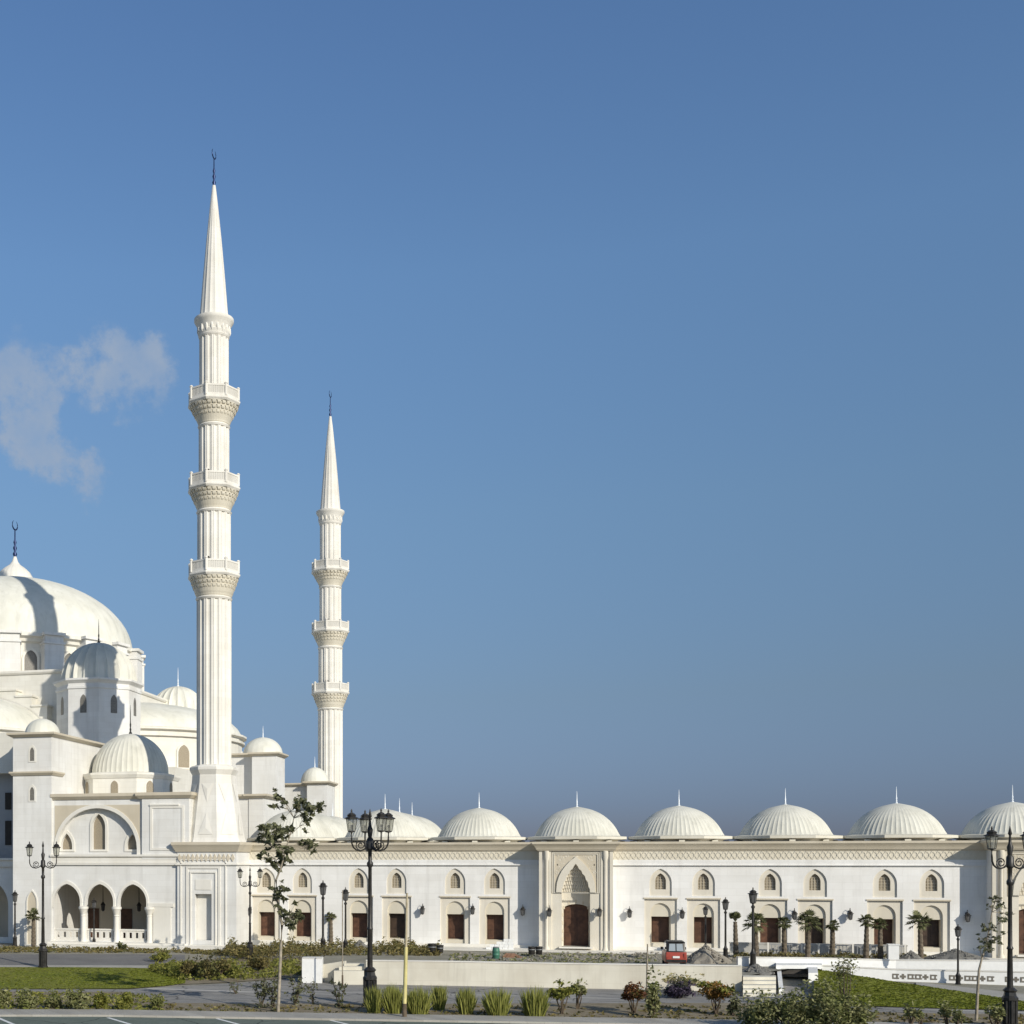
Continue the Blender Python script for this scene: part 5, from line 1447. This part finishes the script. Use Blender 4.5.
# red car seen from behind
def car():
    T = thing('parked_car', 'red four wheel drive car parked on the terrace behind the retaining wall', 'car')
    W = .88
    def prism(prof, hw, mb, bev=.06):
        # profile in (y,z), extruded in x with slightly narrowed rims
        n = len(prof); cy = sum(p[0] for p in prof)/n; cz = sum(p[1] for p in prof)/n
        vs = []
        for (x, k) in ((-hw, .955), (-hw+bev, 1), (hw-bev, 1), (hw, .955)):
            vs += [(x, cy+(p[0]-cy)*k, cz+(p[1]-cz)*k) for p in prof]
        fs = []
        for i in range(3):
            for j in range(n): fs.append((i*n+j, i*n+(j+1) % n, (i+1)*n+(j+1) % n, (i+1)*n+j))
        fs += [tuple(range(n)), tuple(reversed(range(3*n, 4*n)))]
        mb.add(vs, fs)
    z0 = .38
    body = MB()
    prism([(-2.05, .45), (-2.1, .75), (-2.05, 1.12), (-1.0, 1.16), (.9, 1.12), (1.75, 1.02), (2.1, .9), (2.12, .5), (1.8, .38), (-1.8, .38)], W, body, .08)
    b = body.build('body', M['red'], T, at=(0, 0, 0), smooth=40)
    cab = MB(); prism([(-1.95, 1.1), (-1.72, 1.72), (-1.5, 1.8), (.1, 1.8), (.3, 1.74), (.95, 1.1)], W-.1, cab, .12)
    c = cab.build('cabin', M['iron'], T, at=(0, 0, 0), smooth=40)
    MB().box(-W+.2, W-.2, -1.6, .15, 1.8, 1.84).build('roof_panel', M['iron'], c, at=(0, 0, 0))
    rg = MB().add([(-.6, -1.95, 1.2), (-.05, -1.95, 1.2), (-.05, -1.76, 1.68), (-.54, -1.76, 1.68)], [(0, 1, 2, 3)]).add([(.05, -1.95, 1.2), (.6, -1.95, 1.2), (.54, -1.76, 1.68), (.05, -1.76, 1.68)], [(0, 1, 2, 3)])
    rg.build('rear_window', M['carpane'], c, at=(0, 0, 0))
    for s in (-1, 1):
        MB().add([(s*(W-.085), -1.6, 1.2), (s*(W-.085), .6, 1.2), (s*(W-.085), .1, 1.68), (s*(W-.085), -1.45, 1.68)], [(0, 1, 2, 3)]).build('side_window', M['carglass'], c, at=(0, 0, 0))
        MB().box(s*.74-.09, s*.74+.09, -2.14, -2.06, .75, 1.05).build('tail_light', M['yellow'] if False else M['red'], T, at=(0, 0, 0))
        MB().box(s*(W+.1)-.1, s*(W+.1)+.1, .6, .75, 1.15, 1.33).build('mirror', M['iron'], T, at=(0, 0, 0))
        for yy in (-1.3, 1.3):
            ty = MB(); xx = s*(W-.12)
            prof = [(.2, -.1), (.33, -.12), (.36, -.06), (.36, .06), (.33, .12), (.2, .1)]
            n = 20; vs = []; fs = []
            for r, dx in prof:
                for j in range(n): vs.append((dx, r*math.cos(2*PI*j/n), r*math.sin(2*PI*j/n)))
            for i in range(len(prof)-1):
                for j in range(n): fs.append((i*n+j, i*n+(j+1) % n, (i+1)*n+(j+1) % n, (i+1)*n+j))
            ty.add(vs, fs)
            wh_ = ty.build('wheel', M['tyre'], T, at=(xx, yy, .36), smooth=40)
            rm = MB(); vs = [(.09*s, .2*math.cos(2*PI*j/16), .2*math.sin(2*PI*j/16)) for j in range(16)]
            rm.add(vs, [tuple(range(16))]); ro = rm.build('rim', M['grey'], wh_, at=(xx, yy, .36))
    MB().box(-W+.05, W-.05, -2.2, -2.06, .45, .62).build('bumper', M['iron'], T, at=(0, 0, 0))
    MB().box(-.28, .28, -2.15, -2.09, .72, .86).build('number_plate', M['white'], T, at=(0, 0, 0))
    # spare wheel on the tailgate
    sw = MB().lathe(0, 0, [(.02, -.1), (.3, -.1), (.34, -.05), (.34, .05), (.3, .1), (.02, .1)], 20)
    return T
cr = car()
x, y, z, w = on(674, 966.5, TZ)
cr.location = (x, y, z+.0); cr.rotation_euler = (0, 0, TH-R_(14)); cr.scale = (.88, .97, 1.12)

# ================================================================== WORLD, SUN, CAMERA
EL = R_(25.0)
sh = Vector((.755, -.656, 0)).normalized()
sdir = Vector((sh.x*math.cos(EL), sh.y*math.cos(EL), math.sin(EL)))
sun = bpy.data.lights.new('sun', 'SUN'); sun.energy = 4.15; sun.angle = R_(.5); sun.color = (1, .935, .81)
so = bpy.data.objects.new('sun', sun); COL.objects.link(so)
so.rotation_euler = (-sdir).to_track_quat('-Z', 'Y').to_euler()
wd = bpy.data.worlds.new('World'); scene.world = wd; wd.use_nodes = True
nt = wd.node_tree; bg = nt.nodes['Background']
sky = nt.nodes.new('ShaderNodeTexSky'); sky.sky_type = 'NISHITA'; sky.sun_disc = False
sky.sun_elevation = EL; sky.sun_rotation = math.atan2(sh.x, sh.y)
sky.air_density = 1.0; sky.dust_density = .6; sky.ozone_density = 2.0
bg.inputs['Strength'].default_value = .145
SKYTINT = None
geo = nt.nodes.new('ShaderNodeTexCoord')
vec = geo.outputs['Generated']
sep = nt.nodes.new('ShaderNodeSeparateXYZ'); nt.links.new(vec, sep.inputs[0])
# calmer, hazier horizon: the Nishita band is brighter than the photographed sky low down
rp = nt.nodes.new('ShaderNodeValToRGB'); nt.links.new(sep.outputs[2], rp.inputs[0])
els = rp.color_ramp.elements
els[0].position = 0.0; els[0].color = (.19, .225, .43, 1)
els[1].position = .6; els[1].color = (.68, .84, 1.0, 1)
for p_, c_ in ((.043, (.229, .273, .466)), (.127, (.368, .396, .476)), (.266, (.558, .628, .677)), (.424, (.705, .832, .916)), (.8, (.47, .49, .47))):
    e_ = els.new(p_); e_.color = (*c_, 1)
skyc = mixc(nt, sky.outputs[0], rp.outputs[0], 1.0, 'MULTIPLY')
# thin clouds: soft lumps around fixed directions in the sky, broken by noise
def direction(px, py):
    a, b = (px-X0)/F, (YH-py)/F
    return Vector((-S_+a*C_, C_+a*S_, b)).normalized()
def cloud_mask():
    nn = nt.nodes.new('ShaderNodeTexNoise'); nn.inputs['Scale'].default_value = 16; nn.inputs['Detail'].default_value = 7; nn.inputs['Roughness'].default_value = .58
    nt.links.new(vec, nn.inputs['Vector'])
    ds = nt.nodes.new('ShaderNodeVectorMath'); ds.operation = 'SUBTRACT'; ds.inputs[1].default_value = (.5, .5, .5)
    nt.links.new(nn.outputs['Color'], ds.inputs[0])
    sc = nt.nodes.new('ShaderNodeVectorMath'); sc.operation = 'SCALE'; sc.inputs['Scale'].default_value = .075
    nt.links.new(ds.outputs[0], sc.inputs[0])
    ad = nt.nodes.new('ShaderNodeVectorMath'); nt.links.new(vec, ad.inputs[0]); nt.links.new(sc.outputs[0], ad.inputs[1])
    tot = None
    for (px, py, r, amt) in ((146, 374, 33, 1.0), (106, 346, 24, .8), (75, 378, 26, .75), (10, 378, 34, .95), (35, 408, 26, .8), (45, 450, 26, .95), (82, 468, 24, .9), (22, 435, 16, .6), (52, 350, 16, .3), (22, 318, 18, .22), (110, 395, 26, .5)):
        d = direction(px, py)
        dn = nt.nodes.new('ShaderNodeVectorMath'); dn.operation = 'DISTANCE'; dn.inputs[1].default_value = d
        nt.links.new(ad.outputs[0], dn.inputs[0])
        mr = nt.nodes.new('ShaderNodeMapRange'); mr.interpolation_type = 'SMOOTHSTEP'
        rr = r/F*.85
        mr.inputs[1].default_value = rr*1.75; mr.inputs[2].default_value = rr*.3; mr.inputs[3].default_value = 0; mr.inputs[4].default_value = amt
        nt.links.new(dn.outputs['Value'], mr.inputs[0])
        if tot is None: tot = mr.outputs[0]
        else:
            iv = nt.nodes.new('ShaderNodeMath'); iv.operation = 'SUBTRACT'; iv.inputs[0].default_value = 1
            nt.links.new(tot, iv.inputs[1])
            mx = nt.nodes.new('ShaderNodeMath'); mx.operation = 'MULTIPLY_ADD'
            nt.links.new(mr.outputs[0], mx.inputs[0]); nt.links.new(iv.outputs[0], mx.inputs[1]); nt.links.new(tot, mx.inputs[2]); tot = mx.outputs[0]
    n2 = nt.nodes.new('ShaderNodeTexNoise'); n2.inputs['Scale'].default_value = 30; n2.inputs['Detail'].default_value = 9; n2.inputs['Roughness'].default_value = .66
    nt.links.new(vec, n2.inputs['Vector'])
    a2 = nt.nodes.new('ShaderNodeMath'); a2.operation = 'MULTIPLY_ADD'; a2.inputs[1].default_value = 2.6; a2.inputs[2].default_value = -1.22
    nt.links.new(n2.outputs['Fac'], a2.inputs[0])
    a3 = nt.nodes.new('ShaderNodeMath'); nt.links.new(a2.outputs[0], a3.inputs[0]); nt.links.new(tot, a3.inputs[1])
    m2 = nt.nodes.new('ShaderNodeMapRange'); m2.interpolation_type = 'SMOOTHSTEP'
    m2.inputs[1].default_value = .15; m2.inputs[2].default_value = .95; m2.inputs[3].default_value = 0; m2.inputs[4].default_value = 1
    nt.links.new(a3.outputs[0], m2.inputs[0])
    gate = nt.nodes.new('ShaderNodeMapRange'); gate.interpolation_type = 'SMOOTHSTEP'; gate.inputs[1].default_value = .04; gate.inputs[2].default_value = .5
    nt.links.new(tot, gate.inputs[0])
    mm = nt.nodes.new('ShaderNodeMath'); mm.operation = 'MULTIPLY'
    nt.links.new(m2.outputs[0], mm.inputs[0]); nt.links.new(gate.outputs[0], mm.inputs[1])
    n3 = noise(nt, vec, 24, 4)
    m3 = nt.nodes.new('ShaderNodeMapRange'); m3.inputs[1].default_value = .35; m3.inputs[2].default_value = .62; m3.inputs[3].default_value = .5; m3.inputs[4].default_value = 1.0
    nt.links.new(n3, m3.inputs[0])
    m4 = nt.nodes.new('ShaderNodeMath'); m4.operation = 'MULTIPLY'
    nt.links.new(mm.outputs[0], m4.inputs[0]); nt.links.new(m3.outputs[0], m4.inputs[1]); return m4.outputs[0]
CLOUD = (2.1, 2.7, 3.65)
final = mixc(nt, skyc, CLOUD, cloud_mask())
nt.links.new(final, bg.inputs['Color'])

cam = bpy.data.cameras.new('camera'); co = bpy.data.objects.new('camera', cam); COL.objects.link(co)
co.location = (0, 0, H); co.rotation_euler = (PI/2, 0, TH)
cam.sensor_width = 36; cam.lens = 36*F/1024
cam.shift_x = (512-X0)/1024; cam.shift_y = (YH-512)/1024
cam.clip_start = .5; cam.clip_end = 20000
scene.camera = co
scene.view_settings.view_transform = 'Standard'; scene.view_settings.look = 'None'
scene.view_settings.exposure = 0; scene.view_settings.gamma = 1
